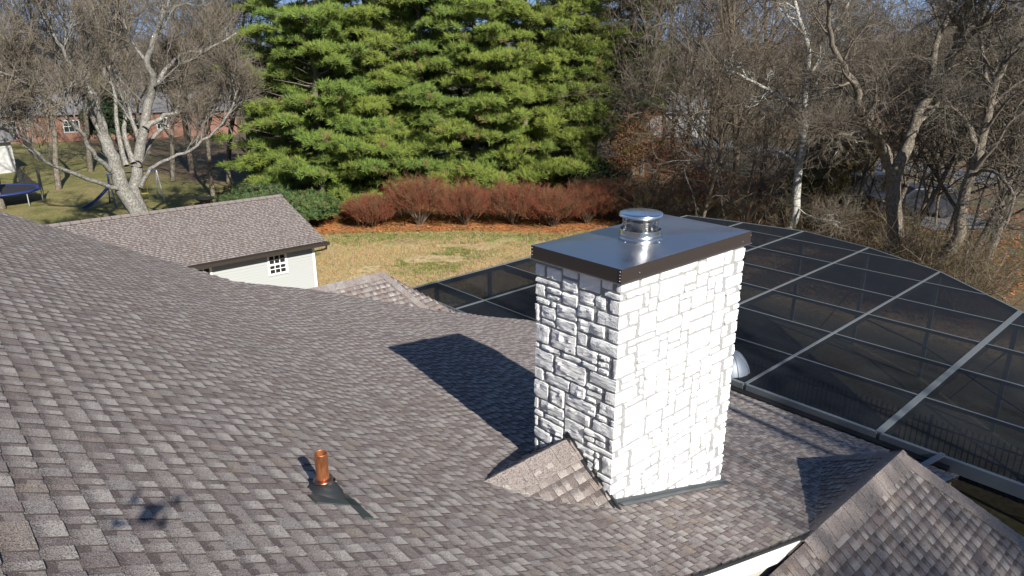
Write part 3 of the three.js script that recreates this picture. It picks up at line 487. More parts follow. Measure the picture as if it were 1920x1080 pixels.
// picket fence seen through the screens
{
  const o = thing('picket_fence', 'black metal picket fence seen through the dark screens', 'fence'), bl = std([0.015, 0.015, 0.016], { roughness: 0.5 }), x = 16.0, z0 = -13.2, z1 = 3.6;
  const pk = new Geo().box(-0.011, 0.011, 0, 1.2, -0.011, 0.011).build(); let n = 0;
  for (let z = z0; z < z1; z += 0.115) { const post = n++ % 16 === 0, m = part(post ? 'fence_post' : 'picket', post ? boxGeo(-0.03, 0.03, 0, 1.28, -0.03, 0.03) : pk, bl, o); m.position.set(x, GY, z); }
  for (const y of [0.2, 1.02]) part('rail', boxGeo(x - 0.016, x + 0.016, GY + y, GY + y + 0.035, z0, z1), bl, o);
}
// rounded metal hood standing at the gutter, half hidden by the chimney
{
  const d = ray(1368, 716), o = thing('vent_hood', 'rounded pale metal hood half hidden by the right side of the chimney', 'hood', d.multiplyScalar(11.25 / d.x).add(V(0, -0.02, -0.06))), m = phys([0.15, 0.175, 0.215], { metalness: 0.4, roughness: 0.5 });
  const G = new Geo(), N = 20, W = 16, pt = (i, j) => { const t = i / N * Math.PI / 2, a = j / W * Math.PI * 2; return V(Math.cos(a) * 0.44 * Math.cos(t * 0.98), 0.66 * Math.sin(t), Math.sin(a) * 0.44 * Math.cos(t * 0.98)); };
  for (let i = 0; i < N; i++) for (let j = 0; j < W; j++) G.quad(pt(i, j), pt(i, j + 1), pt(i + 1, j + 1), pt(i + 1, j)); const g = G.build(); g.deleteAttribute('normal'); g.deleteAttribute('uv'); const q = mergeVertices(g, 1e-4); q.computeVertexNormals(); part('shell', q, m, o);
  for (const a of [0.5, 1.3, 2.1, 2.9]) { const p = []; for (let i = 0; i <= N; i++) { const t = i / N * Math.PI / 2; p.push(V(Math.cos(a) * 0.443 * Math.cos(t), 0.663 * Math.sin(t), Math.sin(a) * 0.443 * Math.cos(t))); } part('rib', new Geo().tube(p, p.map(() => 0.008), 5).build(), m, o); }
  part('base_ring', lathe([[0.40, -0.06], [0.47, -0.06], [0.47, 0.0], [0.44, 0.02], [0.40, 0.0]], 32), m, o);
}

// ------------------------------------------------------------------ outbuilding with lap siding
{
  const o = thing('garage', 'cream-sided outbuilding with brown shingle roof beyond the main roof', 'outbuilding');
  const EY = -6.3, EZ = -22.8, GX = 11.47, RYs = -5.12, RZs = -26.3, BX = -6, sl = (RYs - EY) / (EZ - RZs), wz = EZ - 0.42, wx = GX - 0.32;
  const list = []; setSeed(31); const f = [V(BX, RYs, RZs), V(BX, EY, EZ), V(GX, EY, EZ), V(GX, RYs, RZs)], b = [V(BX, RYs, RZs), V(GX, RYs, RZs), V(GX, EY, 2 * RZs - EZ), V(BX, EY, 2 * RZs - EZ)];
  const D = new Geo(); D.quad(V(BX, EY - 0.01, EZ), V(GX, EY - 0.01, EZ), V(GX, RYs - 0.01, RZs), V(BX, RYs - 0.01, RZs)); D.quad(V(GX, EY - 0.01, 2 * RZs - EZ), V(BX, EY - 0.01, 2 * RZs - EZ), V(BX, RYs - 0.01, RZs), V(GX, RYs - 0.01, RZs)); D.quad(V(BX, EY - 0.13, EZ), V(BX, EY - 0.13, 2 * RZs - EZ), V(GX, EY - 0.13, 2 * RZs - EZ), V(GX, EY - 0.13, EZ));
  const roof = part('roof', D.build(), deckMat, o); const nf = planarFace(list, f, V(1, 0, 0)); const nb = V(0, nf.y, -nf.z);
  const G = new Geo(); for (const s of list) addSlab(G, s.O, s.X, s.Y, s.N, s.w, s.raised, s.tone, s.k * 0.37); const fld = part('shingle_field', G.build(), shingleMat, roof); fld.userData.kind = 'stuff';
  for (let x = BX; x < GX; x += 0.3) part('ridge_cap', (() => { const g = new Geo(), x1 = Math.min(x + 0.33, GX + 0.01), y = RYs + 0.055, w = 0.17; g.quad(V(x, y - w * sl, RZs + w), V(x1, y - w * sl, RZs + w), V(x1, y, RZs), V(x, y, RZs), [0, 0.02], [0.2, 0.02], [0.2, 0.08], [0, 0.08]); g.quad(V(x, y, RZs), V(x1, y, RZs), V(x1, y - w * sl, RZs - w), V(x, y - w * sl, RZs - w), [0, 0.02], [0.2, 0.02], [0.2, 0.08], [0, 0.08]); g.quad(V(x, y - w * sl - 0.03, RZs + w), V(x1, y - w * sl - 0.03, RZs + w), V(x1, y - w * sl, RZs + w), V(x, y - w * sl, RZs + w), [0, 0.62], [0.2, 0.62], [0.2, 0.68], [0, 0.68]); return g.build(); })(), shingleMat, roof);
  const wood = std([0.335, 0.352, 0.352], { roughness: 0.6 }), brown = phys([0.035, 0.028, 0.022], { roughness: 0.4 });
  const W = new Geo().box(BX + 0.3, wx - 0.02, GY, EY - 0.16, 2 * RZs - EZ + 0.4, wz - 0.02); W.tri(V(wx - 0.03, EY - 0.16, wz - 0.02), V(wx - 0.03, EY - 0.16, 2 * RZs - EZ + 0.4), V(wx - 0.03, RYs - 0.06, RZs)); part('wall', W.build(), wood, o);
  // lap boards, broken round the windows
  const wins = [[9.44, 10.02, -7.24, -6.60], [6.82, 7.40, -7.24, -6.60]].map(([a, b, c, d]) => [a, b, c, d]);
  for (let y = GY, n = 0; y < EY - 0.2; y += 0.102, n++) {
    let seg = [[BX + 0.3, wx]]; for (const [a, b, c, d] of wins) if (y + 0.102 > c - 0.07 && y < d + 0.07) seg = seg.flatMap(([p, q]) => a - 0.07 < q && b + 0.07 > p ? [[p, a - 0.07], [b + 0.07, q]] : [[p, q]]);
    for (const [p, q] of seg) { const g = new Geo(); g.quad(V(p, y, wz + 0.019), V(q, y, wz + 0.019), V(q, y + 0.112, wz - 0.004), V(p, y + 0.112, wz - 0.004)); g.quad(V(p, y, wz - 0.02), V(q, y, wz - 0.02), V(q, y, wz + 0.019), V(p, y, wz + 0.019)); part('siding_board', g.build(), wood, o); }
  }
  for (const [x0, x1] of [[wx - 0.075, wx + 0.012]]) part('corner_board', boxGeo(x0, x1, GY, EY - 0.16, wz - 0.09, wz + 0.022), whiteTrim, o);
  part('soffit', boxGeo(BX, GX, EY - 0.16, EY - 0.135, wz - 0.02, EZ - 0.01), brown, o); part('fascia', boxGeo(BX, GX, EY - 0.16, EY - 0.02, EZ - 0.012, EZ + 0.006), brown, o);
  part('rake_board', new Geo().beam(V(GX + 0.008, EY - 0.025, EZ), V(GX + 0.008, RYs - 0.025, RZs), 0.02, 0.12).beam(V(GX + 0.008, EY - 0.025, 2 * RZs - EZ), V(GX + 0.008, RYs - 0.025, RZs), 0.02, 0.12).build(), brown, o);
  part('gutter', new Geo().box(BX, GX + 0.06, EY - 0.14, EY - 0.03, EZ + 0.006, EZ + 0.12).build(), brown, o, 'brown gutter under the eave');
  part('downspout', new Geo().tube([V(GX - 0.05, EY - 0.12, EZ + 0.05), V(GX - 0.05, EY - 0.26, EZ + 0.04), V(GX - 0.14, EY - 0.36, EZ - 0.2), V(wx + 0.05, EY - 0.46, wz - 0.16), V(wx + 0.05, GY, wz - 0.16)], [0.04, 0.04, 0.04, 0.04, 0.04], 6).build(), brown, o);
  const glass = phys([0.02, 0.022, 0.025], { roughness: 0.12, clearcoat: 1, clearcoatRoughness: 0.1 });
  for (const [a, b, c, d] of wins) {
    const win = part('window', boxGeo(a - 0.02, b + 0.02, c - 0.02, d + 0.02, wz - 0.05, wz - 0.03), std([0.01, 0.01, 0.012]), o, 'white-framed window with twelve dark panes');
    const F = new Geo(); F.box(a - 0.07, b + 0.07, d, d + 0.06, wz - 0.03, wz + 0.03); F.box(a - 0.07, b + 0.07, c - 0.06, c, wz - 0.03, wz + 0.03); F.box(a - 0.07, a, c, d, wz - 0.03, wz + 0.03); F.box(b, b + 0.07, c, d, wz - 0.03, wz + 0.03); F.box(a, b, (c + d) / 2 - 0.03, (c + d) / 2 + 0.03, wz - 0.03, wz + 0.02); part('frame', F.build(), whiteTrim, win);
    for (let i = 1; i < 3; i++) for (const [p, q] of [[c, (c + d) / 2 - 0.03], [(c + d) / 2 + 0.03, d]]) part('muntin', boxGeo(lerp(a, b, i / 3) - 0.012, lerp(a, b, i / 3) + 0.012, p, q, wz - 0.02, wz + 0.006), whiteTrim, win);
    for (const y of [lerp(c, d, 0.24), lerp(c, d, 0.76)]) part('muntin', boxGeo(a, b, y - 0.011, y + 0.011, wz - 0.02, wz + 0.003), whiteTrim, win);
    for (let i = 0; i < 3; i++) for (const [p, q] of [[0, 0.24], [0.24, 0.5], [0.5, 0.76], [0.76, 1]]) part('pane', boxGeo(lerp(a, b, i / 3) + 0.004, lerp(a, b, (i + 1) / 3) - 0.004, lerp(c, d, p) + 0.004, lerp(c, d, q) - 0.004, wz - 0.028, wz - 0.018), glass, win);
  }
}
// ------------------------------------------------------------------ trees
const barkTex = tex(256, 512, (u, v) => { const n = fbm(u * 30, v * 10, 2), m = fbm(u * 60, v * 34, 6, 3), l = fbm(u * 7 + 9, v * 9, 12, 4); let c = mix3([0.105, 0.098, 0.086], [0.30, 0.288, 0.262], clamp(0.5 + n * 1.7 + m * 0.8)); return mix3(c, [0.40, 0.41, 0.37], clamp(l * 4 - 0.75) * 0.9); });
const barkDarkTex = tex(256, 512, (u, v) => { const n = fbm(u * 30, v * 9, 4), m = fbm(u * 50, v * 30, 7, 3), l = fbm(u * 6 + 3, v * 8, 15, 4); let c = mix3([0.060, 0.050, 0.040], [0.155, 0.135, 0.11], clamp(0.45 + n * 1.8 + m)); return mix3(c, [0.27, 0.28, 0.25], clamp(l * 4 - 0.8) * 0.8); });
const whiteBarkTex = tex(256, 512, (u, v) => { const n = fbm(u * 8, v * 14, 4), l = fbm(u * 5 + 3, v * 7, 15, 4); return mix3(mix3([0.34, 0.33, 0.29], [0.46, 0.46, 0.43], clamp(0.5 + n * 2)), [0.15, 0.13, 0.10], clamp(l * 4 - 0.6)); });
const M = {
  bark: std([1, 1, 1], { map: barkTex, bumpMap: barkTex, bumpScale: 0.03, roughness: 0.95 }), barkDark: std([1.25, 1.22, 1.18], { map: barkDarkTex, bumpMap: barkDarkTex, bumpScale: 0.03, roughness: 0.95 }),
  barkWhite: std([1, 1, 1], { map: whiteBarkTex, roughness: 0.9 }), barkTan: std([1.25, 1.12, 0.95], { map: barkDarkTex, roughness: 0.95 }),
  twigGrey: std([0.098, 0.087, 0.070]), twigBrown: std([0.110, 0.082, 0.056]), twigTan: std([0.155, 0.13, 0.098]),
  pine: new THREE.MeshPhysicalMaterial({ color: lin(1, 1, 1), roughness: 0.9, transmission: 0.3, thickness: 0, side: THREE.DoubleSide }), leaf: new THREE.MeshPhysicalMaterial({ color: lin(1, 1, 1), roughness: 0.8, side: THREE.DoubleSide }),
};
function sprayGeo(s, n, len, r, spread = 0.75) {                   // a forked twig with side shoots, tip towards +y
  setSeed(s); const G = new Geo(), stick = (a, b, ra, rb) => G.tube([a, b], [ra, rb], 3);
  const main = [V(0, 0, 0)]; let d = V(rr(-0.1, 0.1), 1, rr(-0.1, 0.1)); for (let k = 0; k < 3; k++) { d.add(V(rr(-0.22, 0.22), 0, rr(-0.22, 0.22))).normalize(); main.push(main[k].clone().addScaledVector(d, len / 3)); }
  G.tube(main, [r, r * 0.8, r * 0.6, r * 0.35], 3);
  for (let k = 0; k < n; k++) { const t = rr(0.12, 0.95) * 3, i = Math.min(2, Math.floor(t)), p = main[i].clone().lerp(main[i + 1], t - i), a = rnd() * 6.283, e = V(Math.cos(a) * spread, rr(0.45, 1), Math.sin(a) * spread).normalize(), l = len * rr(0.25, 0.55), q = p.clone().addScaledVector(e, l); stick(p, q, r * 0.6, r * 0.3);
    if (k % 2) { const a2 = rnd() * 6.283, e2 = e.clone().add(V(Math.cos(a2) * 0.6, 0.2, Math.sin(a2) * 0.6)).normalize(), p2 = p.clone().lerp(q, 0.5); stick(p2, p2.clone().addScaledVector(e2, l * 0.6), r * 0.45, r * 0.25); } }
  return G.build();
}
const SPRAY = [sprayGeo(101, 6, 1.0, 0.0135), sprayGeo(102, 7, 1.0, 0.0125), sprayGeo(103, 5, 1.0, 0.0135, 1.0)];
const QY = V(0, 1, 0), q0 = new THREE.Quaternion(), q1 = new THREE.Quaternion();
const place = (p, d, s, sy = s) => new THREE.Matrix4().compose(p, q0.setFromUnitVectors(QY, d).multiply(q1.setFromAxisAngle(QY, rnd() * 6.283)).clone(), V(s, sy, s));
const randDir = () => { const z = rr(-1, 1), a = rnd() * 6.283, r = Math.sqrt(1 - z * z); return V(Math.cos(a) * r, z, Math.sin(a) * r); };

function growBranch(ctx, start, dir, len, rad, level) {
  rad = Math.max(rad, 0.019);
  const segs = level === 0 ? 7 : level === 1 ? 6 : level === 2 ? 4 : 3, pts = [start.clone()], rs = [rad], d = dir.clone(), end = level >= ctx.levels ? 0.25 : 0.34;
  for (let k = 1; k <= segs; k++) { d.addScaledVector(randDir(), ctx.wob * (0.6 + level * 0.25)).add(V(0, ctx.up, 0)).normalize(); pts.push(pts[k - 1].clone().addScaledVector(d, len / segs)); rs.push(rad * lerp(1, end, k / segs)); }
  ctx.geo.tube(pts, rs, level === 0 ? 8 : level === 1 ? 6 : level === 2 ? 4 : 3, rnd() * 3);
  subBranches(ctx, pts, rs, len, level);
}
function subBranches(ctx, pts, rs, len, level) {
  const segs = pts.length - 1, at = (t) => { const f = t * segs, i = Math.min(segs - 1, Math.floor(f)); return [pts[i].clone().lerp(pts[i + 1], f - i), V().subVectors(pts[i + 1], pts[i]).normalize(), lerp(rs[i], rs[i + 1], f - i)]; };
  if (level >= ctx.levels) {
    const n = Math.max(2, Math.round(len * ctx.twigs)); for (let k = 0; k < n; k++) { const [p, d] = at(k === 0 ? 1 : rr(0.15, 1)); const e = d.addScaledVector(randDir(), 0.75).add(V(0, ctx.twigUp ?? 0.25, 0)).normalize(); ctx.mats.push(place(p, e, rr(0.55, 1.15) * ctx.twigLen)); }
    return;
  }
  const n = Math.round(ctx.kids[Math.min(level, ctx.kids.length - 1)] * rr(0.85, 1.15));
  for (let k = 0; k < n; k++) {
    const t = level === 0 ? lerp(ctx.clear ?? 0.3, 1, Math.pow((k + rnd()) / n, 0.9)) : lerp(0.2, 1, (k + rnd()) / n), [p, d, r] = at(t), side = randDir(); side.addScaledVector(d, -side.dot(d)).normalize();
    const e = d.clone().multiplyScalar(ctx.cling ?? 0.75).addScaledVector(side, rr(0.6, 1.05)).normalize();
    growBranch(ctx, p, e, len * rr(0.42, 0.66) * (level === 0 ? lerp(1.05, 0.55, t) : 1), r * rr(0.42, 0.62), level + 1);
  }
}
// a bare tree; limbs (when given) are hand-set stems in world coordinates relative to its foot: [[points], startRadius, endRadius]
function bareTree(label, foot, o) {
  setSeed(o.seed); const t = thing(o.name ?? 'bare_tree', label, 'tree', foot, o.group), mats = [];
  const ctx = { levels: 3, wob: 0.22, up: 0.05, kids: [7, 5, 4], twigs: 2.2, twigLen: 1, mats, ...o };
  if (o.stems) o.stems.forEach(([pts, ra, rb, kids], i) => {
    const P = new THREE.CatmullRomCurve3(pts).getPoints(pts.length * 3), L = P.reduce((s, p, k) => k ? s + p.distanceTo(P[k - 1]) : 0, 0), rs = P.map((p, k) => lerp(ra, rb, Math.pow(k / (P.length - 1), o.taper ?? 0.8)));
    P.forEach((p, k) => { if (k) p.addScaledVector(randDir(), 0.05); });
    ctx.geo = new Geo(); ctx.geo.tube(P, rs, 9, rnd() * 3); if (kids) { const save = ctx.kids; ctx.kids = [kids, ...save.slice(1)]; const c = ctx.clear; ctx.clear = o.stemClear ?? (i === 0 ? 0.35 : 0.15); subBranches(ctx, P, rs, Math.min(L, 9) * (o.reach ?? 0.62), 0); ctx.clear = c; ctx.kids = save; }
    part(i === 0 ? 'trunk' : 'limb', ctx.geo.build(), o.mat, t);
  }); else { ctx.geo = new Geo(); growBranch(ctx, V(0, 0, 0), V(rr(-0.08, 0.08) + (o.lean?.[0] ?? 0), 1, rr(-0.08, 0.08) + (o.lean?.[1] ?? 0)).normalize(), o.height, o.radius, 0); part('trunk', ctx.geo.build(), o.mat, t); }
  if (o.extra) o.extra(mats);
  stuffPart('twigs', pick(SPRAY), o.twigMat, mats, null, t);
  return t;
}
const px = (foot, h, list) => list.map(([x, y, dd = 0]) => atDist(x, y, h + dd).sub(foot));     // bearings of a stem, with its own distance

// big multi-stemmed tree beyond the outbuilding
{
  const h = 33.5, f = bearing(246, h), Z = (a) => a.map(([x, y, d]) => [x / 2.571, y / 2.571, d ?? 0]);
  const st = (a, ra, rb, k) => [px(f, h, Z(a)), ra, rb, k];
  const foot = [V(0, 0, 0), V(0, 0.8, 0)], join = (a, ra, rb, k) => [[...foot.map((p) => p.clone()), ...px(f, h, Z(a))], ra, rb, k];
  bareTree('big grey multi-stemmed bare tree with wide limbs behind the outbuilding roof', f, { name: 'spreading_tree', seed: 71, mat: M.bark, twigMat: M.twigTan, kids: [6, 5, 3], twigs: 0.62, twigLen: 1.15, wob: 0.2, up: 0.13, cling: 1.25, reach: 0.5, stemClear: 0.34, taper: 0.5, twigUp: 0.45, stems: [
    join([[605, 930], [560, 800], [510, 680], [470, 540, 0.5], [430, 430, 0.8], [330, 330, 1], [200, 250, 1.5], [60, 195, 2], [-120, 120, 2]], 0.50, 0.07, 5),
    join([[655, 960, 0.3], [662, 800, 0.3], [695, 620, 0.3], [722, 480, 0.3], [740, 400, 0], [712, 285, -0.4], [745, 190, -0.6], [800, 40, -1], [840, -120, -1]], 0.42, 0.06, 6),
    st([[500, 640], [450, 500, -0.6], [395, 390, -1.2], [330, 290, -1.6], [250, 150, -2], [180, 20, -2.4], [110, -130, -3]], 0.13, 0.04, 10),
    st([[560, 840], [450, 740, -0.8], [400, 650, -1.3], [330, 580, -1.8], [240, 480, -2.4], [120, 400, -3], [-30, 330, -3.6]], 0.125, 0.04, 9),
    st([[600, 925], [480, 880, -0.8], [340, 830, -1.6], [200, 760, -2.4], [140, 690, -2.8], [60, 640, -3.2], [-60, 590, -4]], 0.12, 0.04, 9),
    st([[680, 900], [720, 820, -0.3], [790, 780, -0.6], [900, 730, -1], [1000, 660, -1.4], [1080, 590, -1.7], [1130, 490, -2], [1155, 400, -2.2]], 0.11, 0.035, 10),
    st([[735, 420], [775, 375, 0.4], [830, 300, 0.8], [880, 258, 1], [1000, 238, 1.4], [1140, 160, 2]], 0.15, 0.04, 6),
    st([[645, 790], [600, 640, 1.2], [602, 500, 2], [565, 400, 2.6], [545, 200, 3.4], [560, 0, 4], [560, -140, 4.4]], 0.13, 0.04, 10),
    st([[610, 800], [570, 620, 0.9], [555, 470, 1.4], [500, 330, 2], [470, 150, 2.4], [430, -60, 3]], 0.12, 0.04, 10),
    st([[700, 620], [790, 560, 0.6], [850, 540, 1], [862, 430, 1.2], [870, 330, 1.4]], 0.14, 0.04, 5),
    st([[665, 790], [720, 690, 1.6], [800, 600, 3], [860, 480, 4.2], [940, 330, 5]], 0.16, 0.04, 6),
  ] });
}
// pale sycamore and the forked trees behind the pool cage
{
  const Z = (a) => a.map(([x, y, d]) => [1400 + x / 2.25, y / 2.25, d ?? 0]);
  let h = 36, f = bearing(1482, h); const st = (a, ra, rb, k) => [px(f, h, Z(a)), ra, rb, k];
  bareTree('tall tree with smooth whitish trunk standing behind the pool cage', f, { name: 'sycamore', seed: 81, mat: M.barkWhite, twigMat: M.twigTan, kids: [6, 4, 3], twigs: 0.7, reach: 0.45, stemClear: 0.35, stems: [
    [[V(0, 0, 0), ...px(f, h, Z([[188, 960], [210, 800], [240, 560], [243, 490], [250, 350, 0.5], [265, 230, 0.8], [232, 100, 1], [200, 0, 1.2], [190, -120, 1.4]]))], 0.25, 0.06, 10],
    st([[243, 500], [280, 400, -0.5], [300, 320, -0.8], [335, 240, -1.2], [380, 120, -1.6], [440, -20, -2]], 0.15, 0.05, 8),
    st([[241, 480], [200, 440, -0.8], [140, 410, -1.6], [80, 370, -2.2], [-10, 325, -3], [-90, 300, -3.6]], 0.13, 0.04, 8),
    st([[225, 700], [160, 650, -0.8], [90, 630, -1.6], [0, 650, -2.2]], 0.06, 0.03, 5), st([[240, 590], [330, 575, -0.5], [440, 580, -1], [520, 560, -1.4]], 0.07, 0.03, 5), st([[200, 870], [280, 920, -0.8], [400, 940, -1.5]], 0.05, 0.03, 4)] });
  h = 31.5; f = bearing(1676, h);
  bareTree('dark trunk splitting into a wide fork, biggest bare tree behind the pool cage', f, { name: 'forked_tree', seed: 82, mat: M.barkDark, twigMat: M.twigTan, kids: [6, 4, 3], twigs: 0.5, reach: 0.45, stemClear: 0.35, stems: [
    [[V(0, 0, 0), ...px(f, h, Z([[622, 1060], [625, 900], [620, 760], [600, 690], [560, 600, -0.5], [510, 530, -0.9], [475, 485, -1.2], [470, 400, -1.5], [420, 300, -1.8], [370, 215, -2], [345, 60, -2.4], [340, -100, -2.6]]))], 0.36, 0.05, 10],
    st([[622, 760], [645, 690], [685, 590, 0.5], [722, 480, 0.9], [765, 415, 1.2], [785, 310, 1.5], [800, 200, 1.8], [832, 100, 2], [872, -10, 2.3], [900, -150, 2.5]], 0.27, 0.06, 10),
    st([[770, 400, 1.2], [830, 300, 0.6], [875, 200, 0], [902, 100, -0.4], [935, -10, -0.8], [960, -140, -1]], 0.19, 0.05, 9), st([[850, 250, 0.4], [920, 170, -0.4], [1000, 90, -1], [1110, 0, -1.8], [1200, -60, -2.4]], 0.13, 0.04, 8),
    st([[705, 540, 0.8], [780, 470, 2], [880, 330, 3], [960, 270, 4]], 0.1, 0.04, 7), st([[520, 540, -1], [450, 560, -1.6], [380, 570, -2.2], [290, 570, -2.8]], 0.07, 0.03, 6)] });
  h = 30; f = bearing(1795, h);
  bareTree('leaning dark tree rising past the upper right corner of the picture', f, { name: 'leaning_tree', seed: 83, mat: M.barkDark, twigMat: M.twigGrey, kids: [6, 4, 3], twigs: 0.5, reach: 0.45, stemClear: 0.35, stems: [
    [[V(0, 0, 0), ...px(f, h, Z([[890, 1000], [905, 900], [940, 750], [985, 640], [1012, 500], [1042, 370], [1090, 262], [1175, 165], [1300, 90]]))], 0.24, 0.09, 10],
    st([[1030, 420], [1000, 300, 0.6], [985, 160, 1], [1000, 0, 1.4], [1010, -120, 1.6]], 0.1, 0.04, 8), st([[980, 650], [945, 560, -0.6], [905, 480, -1], [830, 420, -1.4]], 0.1, 0.03, 7), st([[950, 740], [1040, 720, -0.8], [1130, 830, -1.6], [1090, 960, -2]], 0.07, 0.04, 5)] });
}
// the rest of the wood: individual bare trees, from left to right
{
  const L = [ // photo x of the foot, distance, height, radius, bark, twigs, label
    [1414, 42, 15, 0.20, 'barkTan', 'twigBrown', 'slim straight trunk just left of the whitish sycamore'],
    [1385, 45, 14, 0.17, 'barkTan', 'twigBrown', 'slim bare tree, second to the left of the whitish sycamore'],
    [1345, 41, 9, 0.13, 'barkTan', 'twigTan', 'low crooked bare tree with arching limbs right of the brown-leaved oak'],
    [1300, 48, 14, 0.18, 'barkDark', 'twigBrown', 'thin bare tree behind the brown-leaved oak'],
    [1195, 54, 15, 0.24, 'barkDark', 'twigBrown', 'dark bare trunk at the right end of the pines'],
    [1215, 55, 14, 0.2, 'barkDark', 'twigBrown', 'dark bare trunk paired with another right of the pines'],
    [1560, 47, 11.5, 0.18, 'barkDark', 'twigBrown', 'bare tree between the sycamore and the yellow-green cedar top'],
    [1625, 52, 10, 0.17, 'barkDark', 'twigGrey', 'slender bare tree behind the left arm of the big fork'],
    [1730, 44, 8.5, 0.16, 'barkDark', 'twigBrown', 'bare tree right behind the big forked trunk'],
    [1765, 38, 8, 0.14, 'barkDark', 'twigTan', 'small twisted bare tree right of the big forked trunk'],
    [1845, 38, 8.5, 0.2, 'barkDark', 'twigTan', 'bare tree just right of the leaning tree'],
    [1895, 35, 7, 0.15, 'barkDark', 'twigTan', 'bushy bare tree nearest the right edge of the picture'],
    [1930, 36, 9, 0.22, 'barkDark', 'twigGrey', 'bare tree cut by the right edge of the picture'],
    [1455, 50, 16, 0.18, 'barkTan', 'twigBrown', 'tall reddish bare tree behind the whitish sycamore'],
    [1520, 57, 12, 0.2, 'barkDark', 'twigBrown', 'far bare tree standing over the yellow-green cedar'],
    [1255, 62, 16, 0.2, 'barkDark', 'twigBrown', 'far bare tree above the brown-leaved oak'],
    [1800, 55, 9, 0.18, 'barkDark', 'twigGrey', 'far bare tree behind the leaning tree'],
    [1870, 60, 9, 0.18, 'barkDark', 'twigGrey', 'far bare tree at the right, behind the others'],
    [1690, 63, 9, 0.18, 'barkDark', 'twigGrey', 'far bare tree seen between the arms of the big fork'],
    [60, 58, 13, 0.2, 'barkDark', 'twigGrey', 'bare tree behind the trampoline'],
    [130, 66, 15, 0.22, 'barkDark', 'twigGrey', 'bare tree in front of the long brick house'],
    [330, 62, 15, 0.24, 'barkDark', 'twigGrey', 'bare tree right behind the big multi-stemmed tree'],
    [400, 55, 14, 0.2, 'barkDark', 'twigGrey', 'grey bare tree at the left end of the pines'],
    [445, 47, 11, 0.15, 'barkDark', 'twigGrey', 'small grey bare tree in front of the leftmost pine'],
    [-60, 52, 14, 0.2, 'barkDark', 'twigGrey', 'bare tree cut by the left edge of the picture'],
    [290, 58, 13, 0.18, 'barkDark', 'twigGrey', 'grey bare tree seen through the right limbs of the big tree'],
    [365, 50, 11, 0.16, 'barkDark', 'twigGrey', 'low grey bare tree between the big tree and the pines'],
    [470, 52, 12, 0.16, 'barkDark', 'twigGrey', 'grey bare tree mixed into the left side of the pines'],
    [30, 76, 12, 0.18, 'barkDark', 'twigGrey', 'bare tree by the left end of the brick house'],
    [200, 84, 12, 0.18, 'barkDark', 'twigGrey', 'bare tree by the right half of the brick house'],
    [1275, 66, 14, 0.2, 'barkDark', 'twigBrown', 'bare tree in front of the pale house'],
    [1335, 60, 14, 0.18, 'barkTan', 'twigTan', 'tan bare tree high above the far corner of the cover'],
    [1400, 64, 14, 0.18, 'barkDark', 'twigBrown', 'far bare tree between the slim trunks and the pale house'],
    [1585, 62, 10, 0.18, 'barkDark', 'twigTan', 'far tan bare tree left of the big fork'],
    [1650, 42, 9, 0.13, 'barkDark', 'twigTan', 'low bare tree in front of the dark car'],
    [1715, 54, 10, 0.15, 'barkDark', 'twigTan', 'low bare tree over the drive'],
    [1780, 41, 8, 0.13, 'barkDark', 'twigBrown', 'low bare tree in front of the second car'],
    [1825, 47, 9, 0.14, 'barkDark', 'twigBrown', 'low bare tree right of the second car'],
    [250, 75, 15, 0.22, 'barkDark', 'twigGrey', 'far bare tree behind the big multi-stemmed tree'],
  ];
  L.forEach(([x, d, hgt, r, m, tw, label], i) => bareTree(label, bearing(x, d), { seed: 300 + i * 7, height: hgt, radius: r, mat: M[m], twigMat: M[tw], kids: [12, 6, 3], twigs: 0.95, twigLen: 1.1, clear: 0.22, wob: 0.26, up: 0.08, group: 'bare trees of the wood' }));
  // tree behind the camera whose limbs shade the low roof
  { const S = (...a) => a.map((q) => V(...q)); bareTree('tall bare tree behind the viewpoint, its limb shadows on the low roof', V(4.7, GY, 19), { seed: 402, mat: M.barkDark, twigMat: M.twigGrey, kids: [6, 4, 3], levels: 3, twigs: 0.6, wob: 0.2, up: 0.05, stemClear: 0.5, reach: 0.42, stems: [
    [S([0, 0, 0], [0.1, 4, 0], [-0.3, 8, 0.1], [-0.6, 12, 0], [-0.5, 16, 0.2], [-0.7, 20, 0.1], [-0.9, 24, 0]), 0.36, 0.07, 6], [S([-0.2, 9, 0], [0.5, 12, -0.3], [0.7, 15, -0.2], [0.5, 18, -0.4], [0.8, 22, -0.3]), 0.2, 0.06, 6], [S([0, 10, 0], [1.4, 13, 0.4], [1.9, 16, 0.4], [2.3, 20, 0.5]), 0.15, 0.05, 6], [S([0.1, 6, 0], [2.2, 9, -0.6], [3.2, 12, -0.8], [4.2, 16, -0.8]), 0.16, 0.05, 6], [S([0, 12.2, 0], [-1, 13.6, 0.2], [-2.2, 14.6, 0.2], [-3.6, 15.4, 0]), 0.13, 0.04, 12], [S([0, 11.6, 0], [-0.8, 12.8, -1], [-1.8, 13.8, -1.6], [-2.8, 15, -2]), 0.12, 0.04, 12], [S([0, 11.8, 0], [0.2, 13.4, 1], [-0.6, 14.6, 1.5], [-1.4, 15.6, 2]), 0.12, 0.04, 12], [S([0, 12, 0], [0.9, 13.2, -0.7], [1.2, 14.2, -1.2], [1.2, 15.4, -1.5]), 0.11, 0.04, 10]], extra: (mats) => { for (let k = 0; k < 330; k++) { const u = randDir(), q = Math.cbrt(rnd()); const x = -2.0 + u.x * q * 2.6; mats.push(place(V(x, 15.7 - 0.42 * (x + 2) + u.y * q * 1.15, u.z * q * 2.2), u.setY(Math.abs(u.y) + 0.4).normalize(), rr(0.7, 1.2))); } } }); }
}
